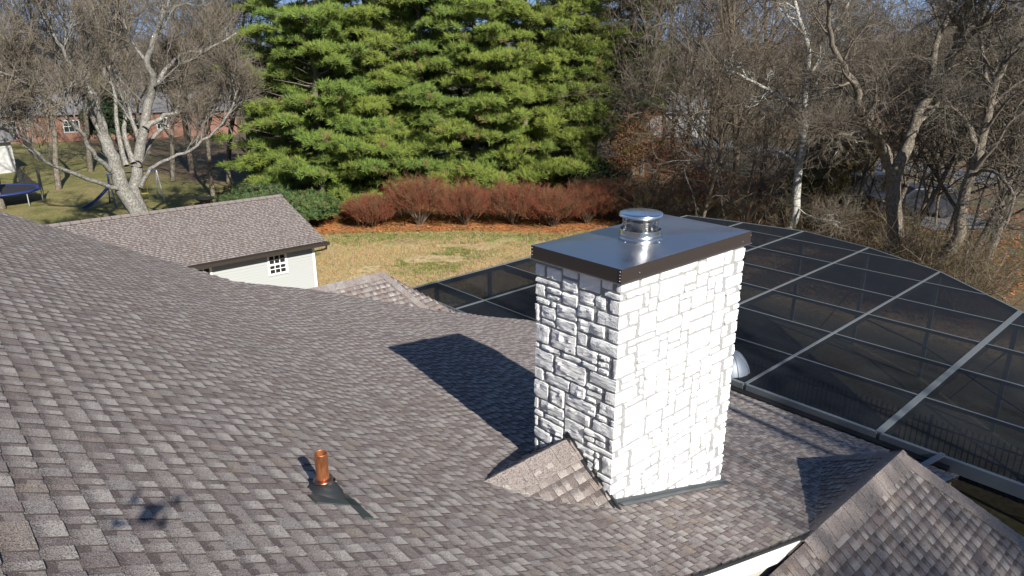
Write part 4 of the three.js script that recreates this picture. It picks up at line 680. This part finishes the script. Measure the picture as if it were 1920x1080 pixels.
// ------------------------------------------------------------------ pines
function tuftGeo(s, n, len, w) { setSeed(s); const G = new Geo(); for (let k = 0; k < n; k++) { const a = k / n * 6.283 + rr(-0.3, 0.3), u = rr(0.15, 1.0), d = V(Math.cos(a), u * 1.2, Math.sin(a)).normalize(), side = V(-Math.sin(a), rr(-0.4, 0.4), Math.cos(a)).multiplyScalar(w), o = V(0, rr(-0.12, 0.12) * len, 0), tip = o.clone().addScaledVector(d, len * rr(0.75, 1.1)), mid = o.clone().lerp(tip, 0.55); G.tri(o, mid.clone().add(side), tip); G.tri(o, tip, mid.clone().sub(side)); } return G.build(); }
const TUFT = tuftGeo(55, 11, 0.24, 0.022), NEEDLES = tuftGeo(56, 15, 0.29, 0.0135);
function pine(label, foot, o) {
  setSeed(o.seed); const t = thing('pine_tree', label, 'pine', foot, 'evergreen pines behind the red shrubs'), H = o.height, G = new Geo(), mats = [], cols = [], tr = []; for (let k = 0; k <= 8; k++) tr.push(V(rr(-0.12, 0.12), H * k / 8, rr(-0.12, 0.12)));
  G.tube(tr, tr.map((p, k) => lerp(o.radius, 0.04, k / 8)), 8); part('trunk', G.build(), M.barkDark, t);
  const B = new Geo(); let y = o.low ?? 0.8;
  while (y < H - 0.4) {
    const n = 5 + Math.floor(rnd() * 3), a0 = rnd() * 6.283, rel = y / H, R = o.spread * Math.pow(1 - rel, 0.62) * (0.72 + 0.28 * sstep(0, 0.18, rel));
    for (let k = 0; k < n; k++) {
      const a = a0 + k / n * 6.283 + rr(-0.25, 0.25), L = R * rr(0.5, 1.15), lift = lerp(0.02, 0.45, rel) + rr(-0.08, 0.12), dir = V(Math.cos(a), lift, Math.sin(a)), p0 = V(0, y + rr(-0.5, 0.5), 0), P = [];
      for (let s = 0; s <= 5; s++) { const q = s / 5; P.push(p0.clone().addScaledVector(dir, L * q).add(V(0, -0.35 * L * q * 0.3 + 0.22 * L * q * q * 0.5, 0)).add(V(rr(-0.08, 0.08), rr(-0.06, 0.06), rr(-0.08, 0.08)))); }
      B.tube(P, P.map((p, s) => lerp(0.05, 0.012, s / 5) * (0.6 + R * 0.1)), 4);
      const side = V(-Math.sin(a), 0, Math.cos(a)), tone = rnd(), nC = Math.max(2, Math.round(L * rr(1.0, 1.7))), nT = Math.round(L * o.dense * rr(0.7, 1.3) / nC);
      for (let c = 0; c < nC; c++) {                                 // rounded clumps of tufts along the bough
        const s = Math.pow(rr(0.10, 1), 0.6), f = s * 5, i = Math.min(4, Math.floor(f)), C = P[i].clone().lerp(P[i + 1], f - i), wide = L * 0.26 * Math.sin(Math.PI * Math.min(1, s * 0.8 + 0.1)), rx = rr(0.45, 1.0), ry = rr(0.16, 0.38), tc = clamp(tone * 0.6 + rnd() * 0.4);
        C.addScaledVector(side, rr(-1, 1) * wide).add(V(0, rr(-0.2, 0.4), 0)); if (noise(C.x * 0.34 + o.seed, C.y * 0.55, C.z * 0.34) < -0.27) continue;
        for (let q = 0; q < nT; q++) {
          const u = randDir(), k = Math.pow(rnd(), 0.35); if (u.y < -0.35) u.y *= -0.6; const p = C.clone().add(V(u.x * rx * k, u.y * ry * k, u.z * rx * k)), e = V(u.x * 0.8 + dir.x * 0.35, u.y * 0.5 + 0.75, u.z * 0.8 + dir.z * 0.35).addScaledVector(randDir(), 0.35).normalize(); mats.push(place(p, e, rr(0.8, 1.4)));
          const g = clamp(0.7 * tc + 0.3 * rnd()); cols.push(rnd() < 0.03 ? lin(0.20, 0.12, 0.05) : lin((0.128 + 0.07 * g) * o.tint[0], (0.205 + 0.045 * g) * o.tint[1], 0.022 * o.tint[2]));
        }
      }
    }
    y += lerp(0.62, 0.95, rel) * rr(0.8, 1.2);
  }
  part('branches', B.build(), M.barkDark, t); stuffPart('needles', NEEDLES, M.pine, mats, cols, t); return mats.length;
}
let tufts = 0;
{
  const L = [[520, 46, 17, 4.2, [1, 1, 1], 'leftmost pine of the front row, beside the grey twigs'], [585, 42.5, 16, 4.8, [0.94, 1, 1.05], 'pine whose low boughs hang behind the outbuilding ridge end'], [690, 44, 18, 5, [1.06, 1.02, 0.95], 'tall bright pine, third from the left in the front row'], [790, 45, 18, 5, [0.95, 1, 1.1], 'pine straight behind the tallest red shrub'], [890, 44.5, 18, 5, [1.04, 1.02, 0.95], 'bright pine in the middle of the row, third from its right end'],
    [985, 46, 18, 5, [1.08, 1.02, 0.9], 'yellow-green pine, second from the right in the front row'], [1075, 48, 18, 4.6, [1.05, 1, 0.95], 'rightmost pine of the front row beside the bare wood'], [640, 53, 20, 5, [0.97, 1, 1], 'pine in the back row, seen at the top left of the pines'], [760, 54, 20, 5, [1, 1, 1], 'pine in the back row, left of the middle'], [860, 55, 20, 5, [0.95, 1, 1.05], 'pine in the back row, right of the middle'], [1010, 56, 20, 5, [1.03, 1, 0.95], 'pine in the back row behind the yellow-green one'], [1120, 60, 19, 4.8, [1, 1, 1], 'farthest right pine, half hidden by bare twigs'], [1180, 57, 20, 4.8, [1, 1, 1], 'pine behind the dark bare trunks right of the row']];
  L.forEach(([x, d, h, s, tint, label], i) => { tufts += pine(label, bearing(x, d), { seed: 900 + i * 13, height: h, spread: s, radius: 0.26, dense: i < 7 ? 60 : 32, tint, low: i < 7 ? 0.7 : 2.5 }); });
}
console.log('tufts', tufts);
// ------------------------------------------------------------------ shrubs and undergrowth
function shrub(name, label, foot, o) {
  setSeed(o.seed); const t = thing(name, label, 'shrub', foot, o.group), G = new Geo(), mats = [], cols = [];
  for (let k = 0; k < o.stems; k++) { const a = rnd() * 6.283, out = rr(0.15, 0.95), d = V(Math.cos(a) * out, 1, Math.sin(a) * out).normalize(), L = o.h * rr(0.45, 0.7), p = [V(Math.cos(a) * 0.12 * rnd(), 0, Math.sin(a) * 0.12 * rnd())]; for (let s = 1; s <= 3; s++) p.push(p[s - 1].clone().addScaledVector(d.add(V(rr(-0.15, 0.15), 0.08, rr(-0.15, 0.15))).normalize(), L / 3)); G.tube(p, [0.03, 0.022, 0.016, 0.009], 4); }
  part('stems', G.build(), o.bark ?? M.barkTan, t);
  for (let k = 0; k < o.n; k++) { const a = rnd() * 6.283, el = Math.acos(rr(-0.35, 1)), r = Math.pow(rnd(), 0.4), b = 1 + (o.lump ?? 0.18) * noise(Math.cos(a) * 1.5 + o.seed, Math.sin(a) * 1.5, el * 2), p = V(Math.sin(el) * Math.cos(a) * o.r * r * b, o.h * (0.52 + (o.rise ?? 0) * 0.3) + Math.cos(el) * o.h * (0.42 - (o.rise ?? 0) * 0.25) * r * b, Math.sin(el) * Math.sin(a) * o.r * r * b), d = V(p.x * 0.45, 0.9, p.z * 0.45).addScaledVector(randDir(), 0.5).normalize(); p.addScaledVector(d, -0.3 * (o.s ?? 1)); mats.push(place(p, d, rr(0.5, 0.95) * (o.s ?? 1))); if (o.col) cols.push(o.col()); }
  stuffPart(o.leafName ?? 'twigs', o.geo ?? SPRAY[1], o.mat, mats, o.col ? cols : null, t);
}
const twigTint = std([1, 1, 1]);
{
  const names2 = ['low dark red shrub under the pine boughs, leftmost of the row', 'tallest red-twigged shrub with a pointed top in the row', 'red-brown shrub right of the tallest one', 'bright red round shrub in the middle of the row', 'dark shaded shrub right of the bright red one', 'shaded brown shrub, second from the right end of the row', 'brown thin shrub at the right end of the row above the cover'];
  const spots = [[700, 424, 1.15, 1.5], [787, 421, 1.35, 2.6], [872, 421, 1.25, 2.15], [962, 421, 1.4, 2.3], [1036, 424, 1.2, 2.0], [1098, 418, 1.25, 2.2], [1152, 412, 1.3, 2.2]];
  const thick = sprayGeo(141, 8, 1.0, 0.013, 0.55);
  spots.forEach(([x, y, r, h], i) => shrub('red_shrub', names2[i], onGround(x, y), { seed: 500 + i, r: r * 1.25 * (0.88 + 0.24 * ((i * 7) % 5) / 4), h: h * 0.93, stems: 55, n: 820, rise: 0, lump: 0.5, geo: thick, mat: twigTint, group: 'row of red shrubs', col: () => { const q = rnd(), w = 0.95; return q < 0.55 ? lin(lerp(0.16, 0.30, rnd()) * w, lerp(0.050, 0.075, rnd()) * w, 0.030) : lin(0.19 * w, 0.105 * w, 0.05); } }));
  const leafQ = (() => { const G = new Geo(); setSeed(9); for (let k = 0; k < 9; k++) { const a = rnd() * 6.283, p = V(Math.cos(a) * rr(0, 0.3), rr(0, 0.9), Math.sin(a) * rr(0, 0.3)), d = randDir(), s = randDir(), L = 0.10; s.addScaledVector(d, -s.dot(d)).normalize(); G.quad(p, p.clone().addScaledVector(d, L * 0.5).addScaledVector(s, L * 0.35), p.clone().addScaledVector(d, L), p.clone().addScaledVector(d, L * 0.5).addScaledVector(s, -L * 0.35)); } return G.build(); })();
  const brown = () => { const q = rnd(); return q < 0.6 ? lin(lerp(0.20, 0.34, rnd()), lerp(0.085, 0.13, rnd()), 0.04) : lin(0.16, 0.10, 0.05); }, green = (a = 1) => () => lin(lerp(0.03, 0.075, rnd()) * a, lerp(0.06, 0.105, rnd()) * a, 0.025), olive = () => lin(lerp(0.10, 0.17, rnd()), lerp(0.095, 0.135, rnd()), 0.022);
  shrub('oak_sapling', 'young oak still holding rust-brown leaves right of the pines', bearing(1235, 42), { seed: 601, r: 2.6, h: 6.2, stems: 8, n: 1500, geo: leafQ, mat: M.leaf, leafName: 'leaves', col: brown });
  shrub('oak_sapling', 'low thicket of orange-brown leaves behind the far corner of the cover', bearing(1330, 39), { seed: 602, r: 2.4, h: 3.2, stems: 10, n: 900, geo: leafQ, mat: M.leaf, leafName: 'leaves', col: brown });
  shrub('cedar', 'yellow-green cedar right of the whitish sycamore trunk', bearing(1600, 47), { seed: 603, r: 2.2, h: 6.0, stems: 6, n: 4200, geo: TUFT, mat: M.leaf, leafName: 'foliage', col: olive });
  shrub('cedar', 'low yellow-green cedar beside the pool cage edge, under the taller one', bearing(1560, 44), { seed: 604, r: 2.0, h: 3.4, stems: 6, n: 2600, geo: TUFT, mat: M.leaf, leafName: 'foliage', col: olive });
  shrub('evergreen_bush', 'dark green bush left of the pines above the outbuilding ridge', bearing(450, 40), { seed: 605, r: 2.6, h: 2.6, stems: 6, n: 3600, geo: TUFT, mat: M.leaf, leafName: 'foliage', col: green(1) });
  shrub('evergreen_bush', 'dark green bush between the outbuilding ridge end and the first pine', bearing(540, 39), { seed: 606, r: 2.2, h: 2.2, stems: 6, n: 3000, geo: TUFT, mat: M.leaf, leafName: 'foliage', col: green(1.2) });
  shrub('evergreen_bush', 'dark holly bush in the shade behind the brown shrubs right of the pines', bearing(1130, 46), { seed: 607, r: 2.6, h: 3.0, stems: 6, n: 3000, geo: TUFT, mat: M.leaf, leafName: 'foliage', col: green(0.8) });
  shrub('evergreen_bush', 'tall dark evergreen far left behind the big multi-stemmed tree', bearing(180, 70), { seed: 608, r: 2.2, h: 7, stems: 6, n: 3600, geo: TUFT, mat: M.leaf, leafName: 'foliage', s: 1.3, col: green(0.7) });
  // tangle of brush along the wood
  const ORD = ['first', 'second', 'third', 'fourth', 'fifth', 'sixth', 'seventh', 'eighth', 'ninth', 'tenth', 'eleventh', 'twelfth', 'thirteenth', 'fourteenth', 'fifteenth', 'sixteenth', 'seventeenth', 'eighteenth', 'nineteenth', 'twentieth', 'twenty-first', 'twenty-second', 'twenty-third', 'twenty-fourth', 'twenty-fifth', 'twenty-sixth'];
  const arch = sprayGeo(151, 6, 1.0, 0.0085, 1.5), tw = [lin(0.12, 0.09, 0.06), lin(0.20, 0.165, 0.12), lin(0.08, 0.055, 0.038), lin(0.09, 0.09, 0.03), lin(0.13, 0.085, 0.05)];
  const B = [[1165, 42], [1200, 39], [1245, 37.5], [1290, 38], [1330, 36.5], [1365, 40], [1400, 37], [1440, 36], [1475, 44], [1535, 39], [1560, 36], [1612, 38], [1640, 36], [1690, 36], [1725, 36], [1760, 31], [1800, 32], [1835, 30], [1875, 28.5], [1905, 28], [1925, 32]];
  B.forEach(([x, d], i) => shrub('brush', 'tangled leafless brush, ' + ORD[i] + ' clump from the left along the wood edge', bearing(x, d), { seed: 640 + i, r: 1.7, h: 1.3 + (i * 37 % 10) * 0.2, stems: 16, n: 90, s: 1.8, geo: arch, mat: twigTint, group: 'leafless brush of the wood edge', col: () => pick(tw) }));
  const SP = [[1150, 50], [1235, 44], [1275, 46], [1320, 43], [1350, 48], [1430, 40], [1465, 47], [1468, 42], [1540, 50], [1575, 50], [1605, 42], [1645, 45], [1665, 52], [1710, 40], [1745, 47], [1775, 38], [1815, 44], [1855, 41], [1890, 36], [1915, 43], [1180, 45], [1390, 36], [1420, 34.5], [1340, 34]];
  SP.forEach(([x, d], i) => bareTree('thin leafless sapling, ' + ORD[SP.map((q) => q[0]).sort((a, b) => a - b).indexOf(x)] + ' from the left among the brush of the wood', bearing(x, d), { name: 'sapling', seed: 1200 + i * 5, height: 5 + (i * 53 % 10) * 0.5, radius: 0.06 + (i % 3) * 0.015, mat: i % 3 ? M.barkTan : M.bark, twigMat: i % 2 ? M.twigTan : M.twigBrown, kids: [9, 5], levels: 2, twigs: 1.6, twigLen: 1.2, clear: 0.12, wob: 0.34, up: 0.04, group: 'saplings of the wood' }));
}
// ------------------------------------------------------------------ the woods far behind
{
  setSeed(77); const mk = (s, col) => { setSeed(s); const ctx = { levels: 2, wob: 0.2, up: 0.08, kids: [11, 6], twigs: 1.6, twigLen: 1.7, mats: [], clear: 0.2, geo: new Geo() }; growBranch(ctx, V(0, 0, 0), V(0, 1, 0), 13, 0.2, 0); const sp = sprayGeo(s + 5, 6, 1.0, 0.022, 0.8); return mergeGeometries([ctx.geo.build(), ...ctx.mats.map((m) => sp.clone().applyMatrix4(m))]); };
  const wood = (name, geo, n, seed, r0, r1, y0, y1, cols) => {
    setSeed(seed); const mats = [], cc = []; for (let k = 0; k < n; k++) { const px0 = rr(-500, 2420), d = r0 + (r1 - r0) * Math.pow(rnd(), 0.9), p = bearing(px0, d); p.y = hillY(p.x, p.z) - 0.2; const s = rr(0.5, 0.85); mats.push(new THREE.Matrix4().compose(p, new THREE.Quaternion().setFromAxisAngle(QY, rnd() * 6.28), V(s, s * rr(0.85, 1.1), s))); cc.push(pick(cols)); }
    const m = shadows(new THREE.InstancedMesh(geo, twigTint, n)); m.name = name; m.userData = { kind: 'stuff', label: 'grey-brown leafless woods on the rising ground far behind', category: 'woodland' }; mats.forEach((q, i) => { m.setMatrixAt(i, q); m.setColorAt(i, cc[i]); }); scene.add(m);
  };
  const greys = [lin(0.13, 0.108, 0.095), lin(0.155, 0.13, 0.118), lin(0.11, 0.09, 0.078), lin(0.17, 0.15, 0.135)];
  wood('distant_woodland', mk(31), 420, 61, 95, 330, 0, 0, greys); wood('distant_woodland_001', mk(32), 900, 62, 200, 760, 0, 0, greys);
  scene.getObjectByName('distant_woodland_001').userData.label = 'hazy leafless forest along the skyline';
}
// ------------------------------------------------------------------ dry grass and fallen leaves
{
  setSeed(2024); const blade = (() => { const G = new Geo(); for (let k = 0; k < 7; k++) { const a = rnd() * 6.283, d = V(Math.cos(a) * 0.6, rr(0.35, 1), Math.sin(a) * 0.6).multiplyScalar(0.085), s = V(-Math.sin(a), 0, Math.cos(a)).multiplyScalar(0.006), o = V(rr(-0.06, 0.06), 0, rr(-0.06, 0.06)); G.tri(o.clone().sub(s), o.clone().add(s), o.clone().add(d)); } return G.build(); })();
  const field = (name, label, cat, geo, n, where, col) => { const mats = [], cols = []; let tries = 0; while (mats.length < n && tries++ < n * 8) { const q = where(); if (!q) continue; const s = rr(0.6, 1.5); mats.push(new THREE.Matrix4().compose(V(q[0], GY + 0.02, q[1]), new THREE.Quaternion().setFromEuler(new THREE.Euler(rr(-0.3, 0.3), rnd() * 6.28, rr(-0.3, 0.3))), V(s, s, s))); cols.push(col(q)); }
    const m = shadows(new THREE.InstancedMesh(geo, M.leaf, mats.length)); m.name = name; m.userData = { kind: 'stuff', label, category: cat }; mats.forEach((k, i) => { m.setMatrixAt(i, k); m.setColorAt(i, cols[i]); }); scene.add(m); };
  field('dry_grass', 'short dry tan grass of the lawn in front of the red shrubs', 'grass', blade, 90000, () => { const x = rr(9, 34), z = rr(-40, -14); return bedDist(x, z) < -1.6 && noise(x * 0.5, z * 0.5, 4) > -0.25 ? [x, z] : null; }, ([x, z]) => { const g = rnd() < Math.max(0.75 * sstep(0.1, 0.55, noise(x * 0.3, z * 0.3, 11) + 0.35 * noise(x * 1.3, z * 1.3, 2)), 0.55 * sstep(-4.2, -2.8, bedDist(x, z) + noise(x, z, 5))); return g ? lin(rr(0.10, 0.16), rr(0.14, 0.20), 0.03) : lin(rr(0.30, 0.50), rr(0.23, 0.37), rr(0.10, 0.20)); });
  const leafFlat = (() => { const G = new Geo(); for (let k = 0; k < 4; k++) { const c = V(rr(-0.15, 0.15), rr(0, 0.03), rr(-0.15, 0.15)), a = rnd() * 6.283, u = V(Math.cos(a), rr(-0.3, 0.3), Math.sin(a)).multiplyScalar(0.055), w = V(-Math.sin(a), rr(-0.3, 0.3), Math.cos(a)).multiplyScalar(0.03); G.quad(c.clone().sub(u), c.clone().add(w), c.clone().add(u), c.clone().sub(w)); } return G.build(); })();
  field('fallen_leaves', 'orange-brown fallen leaves and needles under the shrubs and pines', 'leaves', leafFlat, 26000, () => { const x = rr(13, 50), z = rr(-52, -6), d = bedDist(x, z); return (d > -1.5 && d < 9 && x > 15) || woodsEdge(x, z) > 0 ? [x, z] : null; }, () => lin(rr(0.16, 0.40), rr(0.07, 0.16), rr(0.02, 0.05)));
}
// ------------------------------------------------------------------ neighbours' houses, play things and cars
{
  const brickTex = tex(256, 256, (u, v) => { const r = Math.floor(v * 32), x = (u * 12 + (r % 2) * 0.5) % 1, y = (v * 32) % 1, j = x < 0.05 || y < 0.14, n = fbm(u * 40, v * 60, r * 0.7); return j ? [0.22, 0.18, 0.15] : mix3([0.16, 0.07, 0.048], [0.22, 0.10, 0.066], clamp(0.5 + n * 2)); });
  const brick = std([1, 1, 1], { map: brickTex }), roofM = std([0.15, 0.145, 0.15]), glass = phys([0.02, 0.03, 0.03], { roughness: 0.1 }), white = std([0.5, 0.5, 0.5]);
  function ranch(label, pos, turn, len, dep, hgt, wall, wins) {
    const o = thing('neighbour_house', label, 'house', pos); o.rotation.y = turn;
    part('wall', boxGeo(-len / 2, len / 2, 0, hgt, -dep, 0, 0.35), wall, o); const R = new Geo(), e = 0.4, rh = 2.0; R.quad(V(-len / 2 - e, hgt, e), V(len / 2 + e, hgt, e), V(len / 2 + e, hgt + rh, -dep / 2), V(-len / 2 - e, hgt + rh, -dep / 2)); R.quad(V(len / 2 + e, hgt, -dep - e), V(-len / 2 - e, hgt, -dep - e), V(-len / 2 - e, hgt + rh, -dep / 2), V(len / 2 + e, hgt + rh, -dep / 2)); R.quad(V(-len / 2 - e, hgt - 0.02, -dep - e), V(len / 2 + e, hgt - 0.02, -dep - e), V(len / 2 + e, hgt - 0.02, e), V(-len / 2 - e, hgt - 0.02, e)); part('roof', R.build(), roofM, o);
    const Gb = new Geo(); for (const s of [-1, 1]) Gb.tri(V(s * len / 2, hgt, 0), V(s * len / 2, hgt, -dep), V(s * len / 2, hgt + rh - 0.15, -dep / 2)); part('gable', Gb.build(), wall, o);
    for (const [x, w, y, h] of wins) { const f = part('window', boxGeo(x - w / 2, x + w / 2, y, y + h, 0.01, 0.05), white, o); part('pane', boxGeo(x - w / 2 + 0.08, x + w / 2 - 0.08, y + 0.08, y + h - 0.08, 0.045, 0.065), glass, f); for (let i = 1; i < 3; i++) part('muntin', boxGeo(x - w / 2 + w * i / 3 - 0.02, x - w / 2 + w * i / 3 + 0.02, y + 0.08, y + h - 0.08, 0.06, 0.075), white, f); part('muntin', boxGeo(x - w / 2 + 0.08, x + w / 2 - 0.08, y + h / 2 - 0.03, y + h / 2 + 0.03, 0.06, 0.08), white, f); }
    return o;
  }
  ranch('long low brick house at the far left behind the trampoline', bearing(150, 92).setY(GY - 0.05), -0.30, 30, 9, 2.9, brick, [[-12, 1.4, 1.1, 1.2], [-7.6, 1.1, 1.0, 1.4], [-2, 1.6, 1.0, 1.3], [4, 1.6, 1.0, 1.3], [7, 1.2, 1.0, 1.3]]);
  ranch('small brick house seen between the arms of the forked tree', bearing(1695, 98).setY(GY + 0.2), -1.0, 12, 8, 2.8, brick, [[-3, 1.4, 1, 1.2], [1, 1.4, 1, 1.2]]);
  ranch('pale house behind the bare twigs right of the pines', bearing(1245, 84).setY(GY), -0.7, 11, 8, 2.7, std([0.22, 0.22, 0.22]), [[-3, 1.3, 1, 1.2], [1.5, 1.3, 1, 1.2]]);
  ranch('white shed wall at the left edge behind the trampoline', bearing(-118, 68).setY(GY), 0.25, 7, 4, 2.4, white, []);
  // street beyond the wood
  const rd = std([0.11, 0.115, 0.125], { roughness: 0.9 }); const strip = (pts, w) => { const G = new Geo(); for (let i = 0; i < pts.length - 1; i++) { const a = pts[i], b = pts[i + 1], d = V().subVectors(b, a).setY(0).normalize(), s = V(-d.z, 0, d.x).multiplyScalar(w / 2); G.quad(a.clone().sub(s), b.clone().sub(s), b.clone().add(s), a.clone().add(s)); } return G.build(); };
  struct('driveway', strip([bearing(1500, 47), bearing(1620, 50), bearing(1720, 49), bearing(1900, 44)].map((p) => p.setY(GY + 0.085)), 5), rd);
  struct('road', strip([bearing(1300, 82), bearing(1560, 70), bearing(1760, 66), bearing(2100, 62)].map((p) => p.setY(GY + 0.085)), 6), rd);
  function car(label, pos, turn, col) {
    const o = thing('parked_car', label, 'car', pos); o.rotation.y = turn; const paint = phys(col, { roughness: 0.3, clearcoat: 0.3, clearcoatRoughness: 0.2 });
    const sh = new THREE.Shape(); [[-2.2, 0.35], [2.15, 0.35], [2.25, 0.6], [2.2, 0.95], [1.05, 1.08], [0.45, 1.62], [-1.7, 1.68], [-2.15, 1.1], [-2.28, 0.9]].forEach(([x, y], i) => i ? sh.lineTo(x, y) : sh.moveTo(x, y)); const g = new THREE.ExtrudeGeometry(sh, { depth: 1.6, bevelEnabled: true, bevelSize: 0.09, bevelThickness: 0.1, bevelSegments: 3 }); g.translate(0, 0, -0.8); part('body', g, paint, o);
    const dark = phys([0.02, 0.022, 0.026], { roughness: 0.08 }); for (const s of [-1, 1]) part('side_window', (() => { const q = new Geo(), z = s * 0.912, P = [V(0.85, 1.1, z), V(0.42, 1.52, z), V(-1.6, 1.58, z), V(-1.95, 1.12, z)]; s > 0 ? q.quad(P[3], P[0], P[1], P[2]) : q.quad(P[0], P[3], P[2], P[1]); return q.build(); })(), dark, o);
    part('windscreen', (() => { const q = new Geo(); q.quad(V(1.13, 1.1, 0.7), V(1.13, 1.1, -0.7), V(0.58, 1.62, -0.62), V(0.58, 1.62, 0.62)); return q.build(); })(), dark, o);
    for (const x of [-1.4, 1.4]) for (const s of [-1, 1]) { const w = part('wheel', new THREE.CylinderGeometry(0.35, 0.35, 0.24, 20).rotateX(Math.PI / 2), std([0.02, 0.02, 0.02]), o); w.position.set(x, 0.35, s * 0.82); part('rim', new THREE.CylinderGeometry(0.2, 0.2, 0.26, 14).rotateX(Math.PI / 2), phys([0.06, 0.06, 0.065], { metalness: 0.6, roughness: 0.5 }), w); }
    for (const s of [-1, 1]) { part('headlight', boxGeo(2.2, 2.3, 0.68, 0.84, s * 0.65 - 0.16, s * 0.65 + 0.16), phys([0.2, 0.2, 0.21], { roughness: 0.2 }), o); part('tail_light', boxGeo(-2.36, -2.26, 0.85, 1.05, s * 0.7 - 0.1, s * 0.7 + 0.1), phys([0.3, 0.01, 0.01], { roughness: 0.2 }), o); }
  }
  car('dark car parked on the drive behind the big forked trunk', bearing(1648, 49).setY(GY + 0.09), 2.6, [0.012, 0.013, 0.017]); car('second dark car further right behind the brush', bearing(1760, 46).setY(GY + 0.09), 2.4, [0.02, 0.024, 0.035]);
  const ball = thing('ball', 'small blue and white ball on the wood floor right of the forked tree', 'ball', bearing(1733, 38).setY(GY + 0.14)); part('shell', new THREE.SphereGeometry(0.11, 16, 12), std([0.12, 0.25, 0.7], { roughness: 0.3 }), ball); part('stripe', new THREE.TorusGeometry(0.085, 0.04, 8, 20), std([0.8, 0.8, 0.82], { roughness: 0.3 }), ball);
}
// trampoline
{
  const o = thing('trampoline', 'round trampoline with blue pad and folded black net at the left edge', 'trampoline', bearing(-62, 54)), blue = std([0.02, 0.035, 0.16], { roughness: 0.5 }), steel = std([0.35, 0.36, 0.38], { roughness: 0.4 }), R = 2.35;
  part('mat', moved(new THREE.CylinderGeometry(R - 0.3, R - 0.3, 0.02, 40), 0, 0.86, 0), std([0.012, 0.012, 0.016]), o); part('pad', lathe([[R - 0.32, 0.86], [R - 0.3, 0.90], [R, 0.90], [R + 0.03, 0.85], [R, 0.80], [R - 0.3, 0.82]], 48), blue, o);
  for (let k = 0; k < 8; k++) { const a = k / 8 * 6.283 + 0.2; part('leg', new Geo().tube([V(Math.cos(a) * (R - 0.1), 0, Math.sin(a) * (R - 0.1)), V(Math.cos(a) * (R - 0.1), 0.84, Math.sin(a) * (R - 0.1))], [0.03, 0.03], 6).build(), steel, o); if (k % 2 === 0) part('net_pole', new Geo().tube([V(Math.cos(a) * R, 0.2, Math.sin(a) * R), V(Math.cos(a) * R, 1.7, Math.sin(a) * R), V(Math.cos(a) * R * 1.02, 2.3, Math.sin(a) * R * 1.02)], [0.025, 0.025, 0.035], 6).build(), std([0.03, 0.03, 0.03]), o); }
  const net = new Geo(), N = 14; for (let i = 0; i < N; i++) { const a0 = -0.9 + i * 0.09, a1 = a0 + 0.09, y = (a) => 2.2 - 1.2 * Math.abs(Math.sin((a + 0.9) * 2.4)), r = (a) => R - 0.05 + 0.06 * Math.sin(a * 30); net.quad(V(Math.cos(a0) * r(a0), 0.9, Math.sin(a0) * r(a0)), V(Math.cos(a1) * r(a1), 0.9, Math.sin(a1) * r(a1)), V(Math.cos(a1) * r(a1), y(a1), Math.sin(a1) * r(a1)), V(Math.cos(a0) * r(a0), y(a0), Math.sin(a0) * r(a0))); }
  part('safety_net', net.build(), new THREE.MeshStandardMaterial({ color: lin(0.01, 0.01, 0.012), side: THREE.DoubleSide, transparent: true, opacity: 0.85, roughness: 0.9 }), o);
}
// swing set and fire bowl on the back lawn
{
  const o = thing('play_set', 'swing set with blue slide and yellow parts behind the big tree trunk', 'play set', bearing(212, 50)); const bl = std([0.02, 0.045, 0.15], { roughness: 0.4 }), ye = std([0.55, 0.36, 0.03], { roughness: 0.5 }), gr = std([0.5, 0.5, 0.5], { roughness: 0.4 });
  for (const x of [-1.4, 1.4]) for (const s of [-1, 1]) part('leg', new Geo().tube([V(x, 0, s * 0.8), V(x, 1.9, 0)], [0.035, 0.035], 6).build(), x < 0 ? bl : gr, o); part('top_bar', new Geo().tube([V(-1.5, 1.9, 0), V(1.5, 1.9, 0)], [0.04, 0.04], 6).build(), bl, o);
  for (const x of [-0.6, 0.5]) { const s = part('swing_seat', boxGeo(x - 0.22, x + 0.22, 0.48, 0.52, -0.1, 0.1), ye, o); for (const e of [-0.2, 0.2]) part('rope', new Geo().tube([V(x + e, 0.5, 0), V(x + e, 1.9, 0)], [0.012, 0.012], 4).build(), ye, s); }
  const G = new Geo(); for (let i = 0; i < 8; i++) { const t0 = i / 8, t1 = (i + 1) / 8, P = (t) => V(-1.5 - t * 1.7, 1.3 * Math.pow(1 - t, 1.4) + 0.12, 0.9); const a = P(t0), c = P(t1), w = V(0, 0, 0.22), u = V(0, 0.1, 0); G.quad(a.clone().sub(w), c.clone().sub(w), c.clone().add(w), a.clone().add(w)); for (const s of [-1, 1]) G.quad(a.clone().addScaledVector(w, s), c.clone().addScaledVector(w, s), c.clone().addScaledVector(w, s).add(u), a.clone().addScaledVector(w, s).add(u)); } part('slide', G.build(), bl, o);
  const f = thing('fire_bowl', 'black metal fire bowl on the lawn right of the big tree trunk', 'fire bowl', bearing(348, 47)); const bk = std([0.012, 0.012, 0.013], { roughness: 0.6 }); part('bowl', lathe([[0.0, 0.22], [0.35, 0.26], [0.55, 0.42], [0.62, 0.46], [0.58, 0.47], [0.5, 0.42], [0.0, 0.28]], 28), bk, f); for (let k = 0; k < 3; k++) { const a = k * 2.094; part('leg', new Geo().tube([V(Math.cos(a) * 0.45, 0, Math.sin(a) * 0.45), V(Math.cos(a) * 0.35, 0.3, Math.sin(a) * 0.35)], [0.02, 0.02], 5).build(), bk, f); }
}
renderer.render(scene, camera);
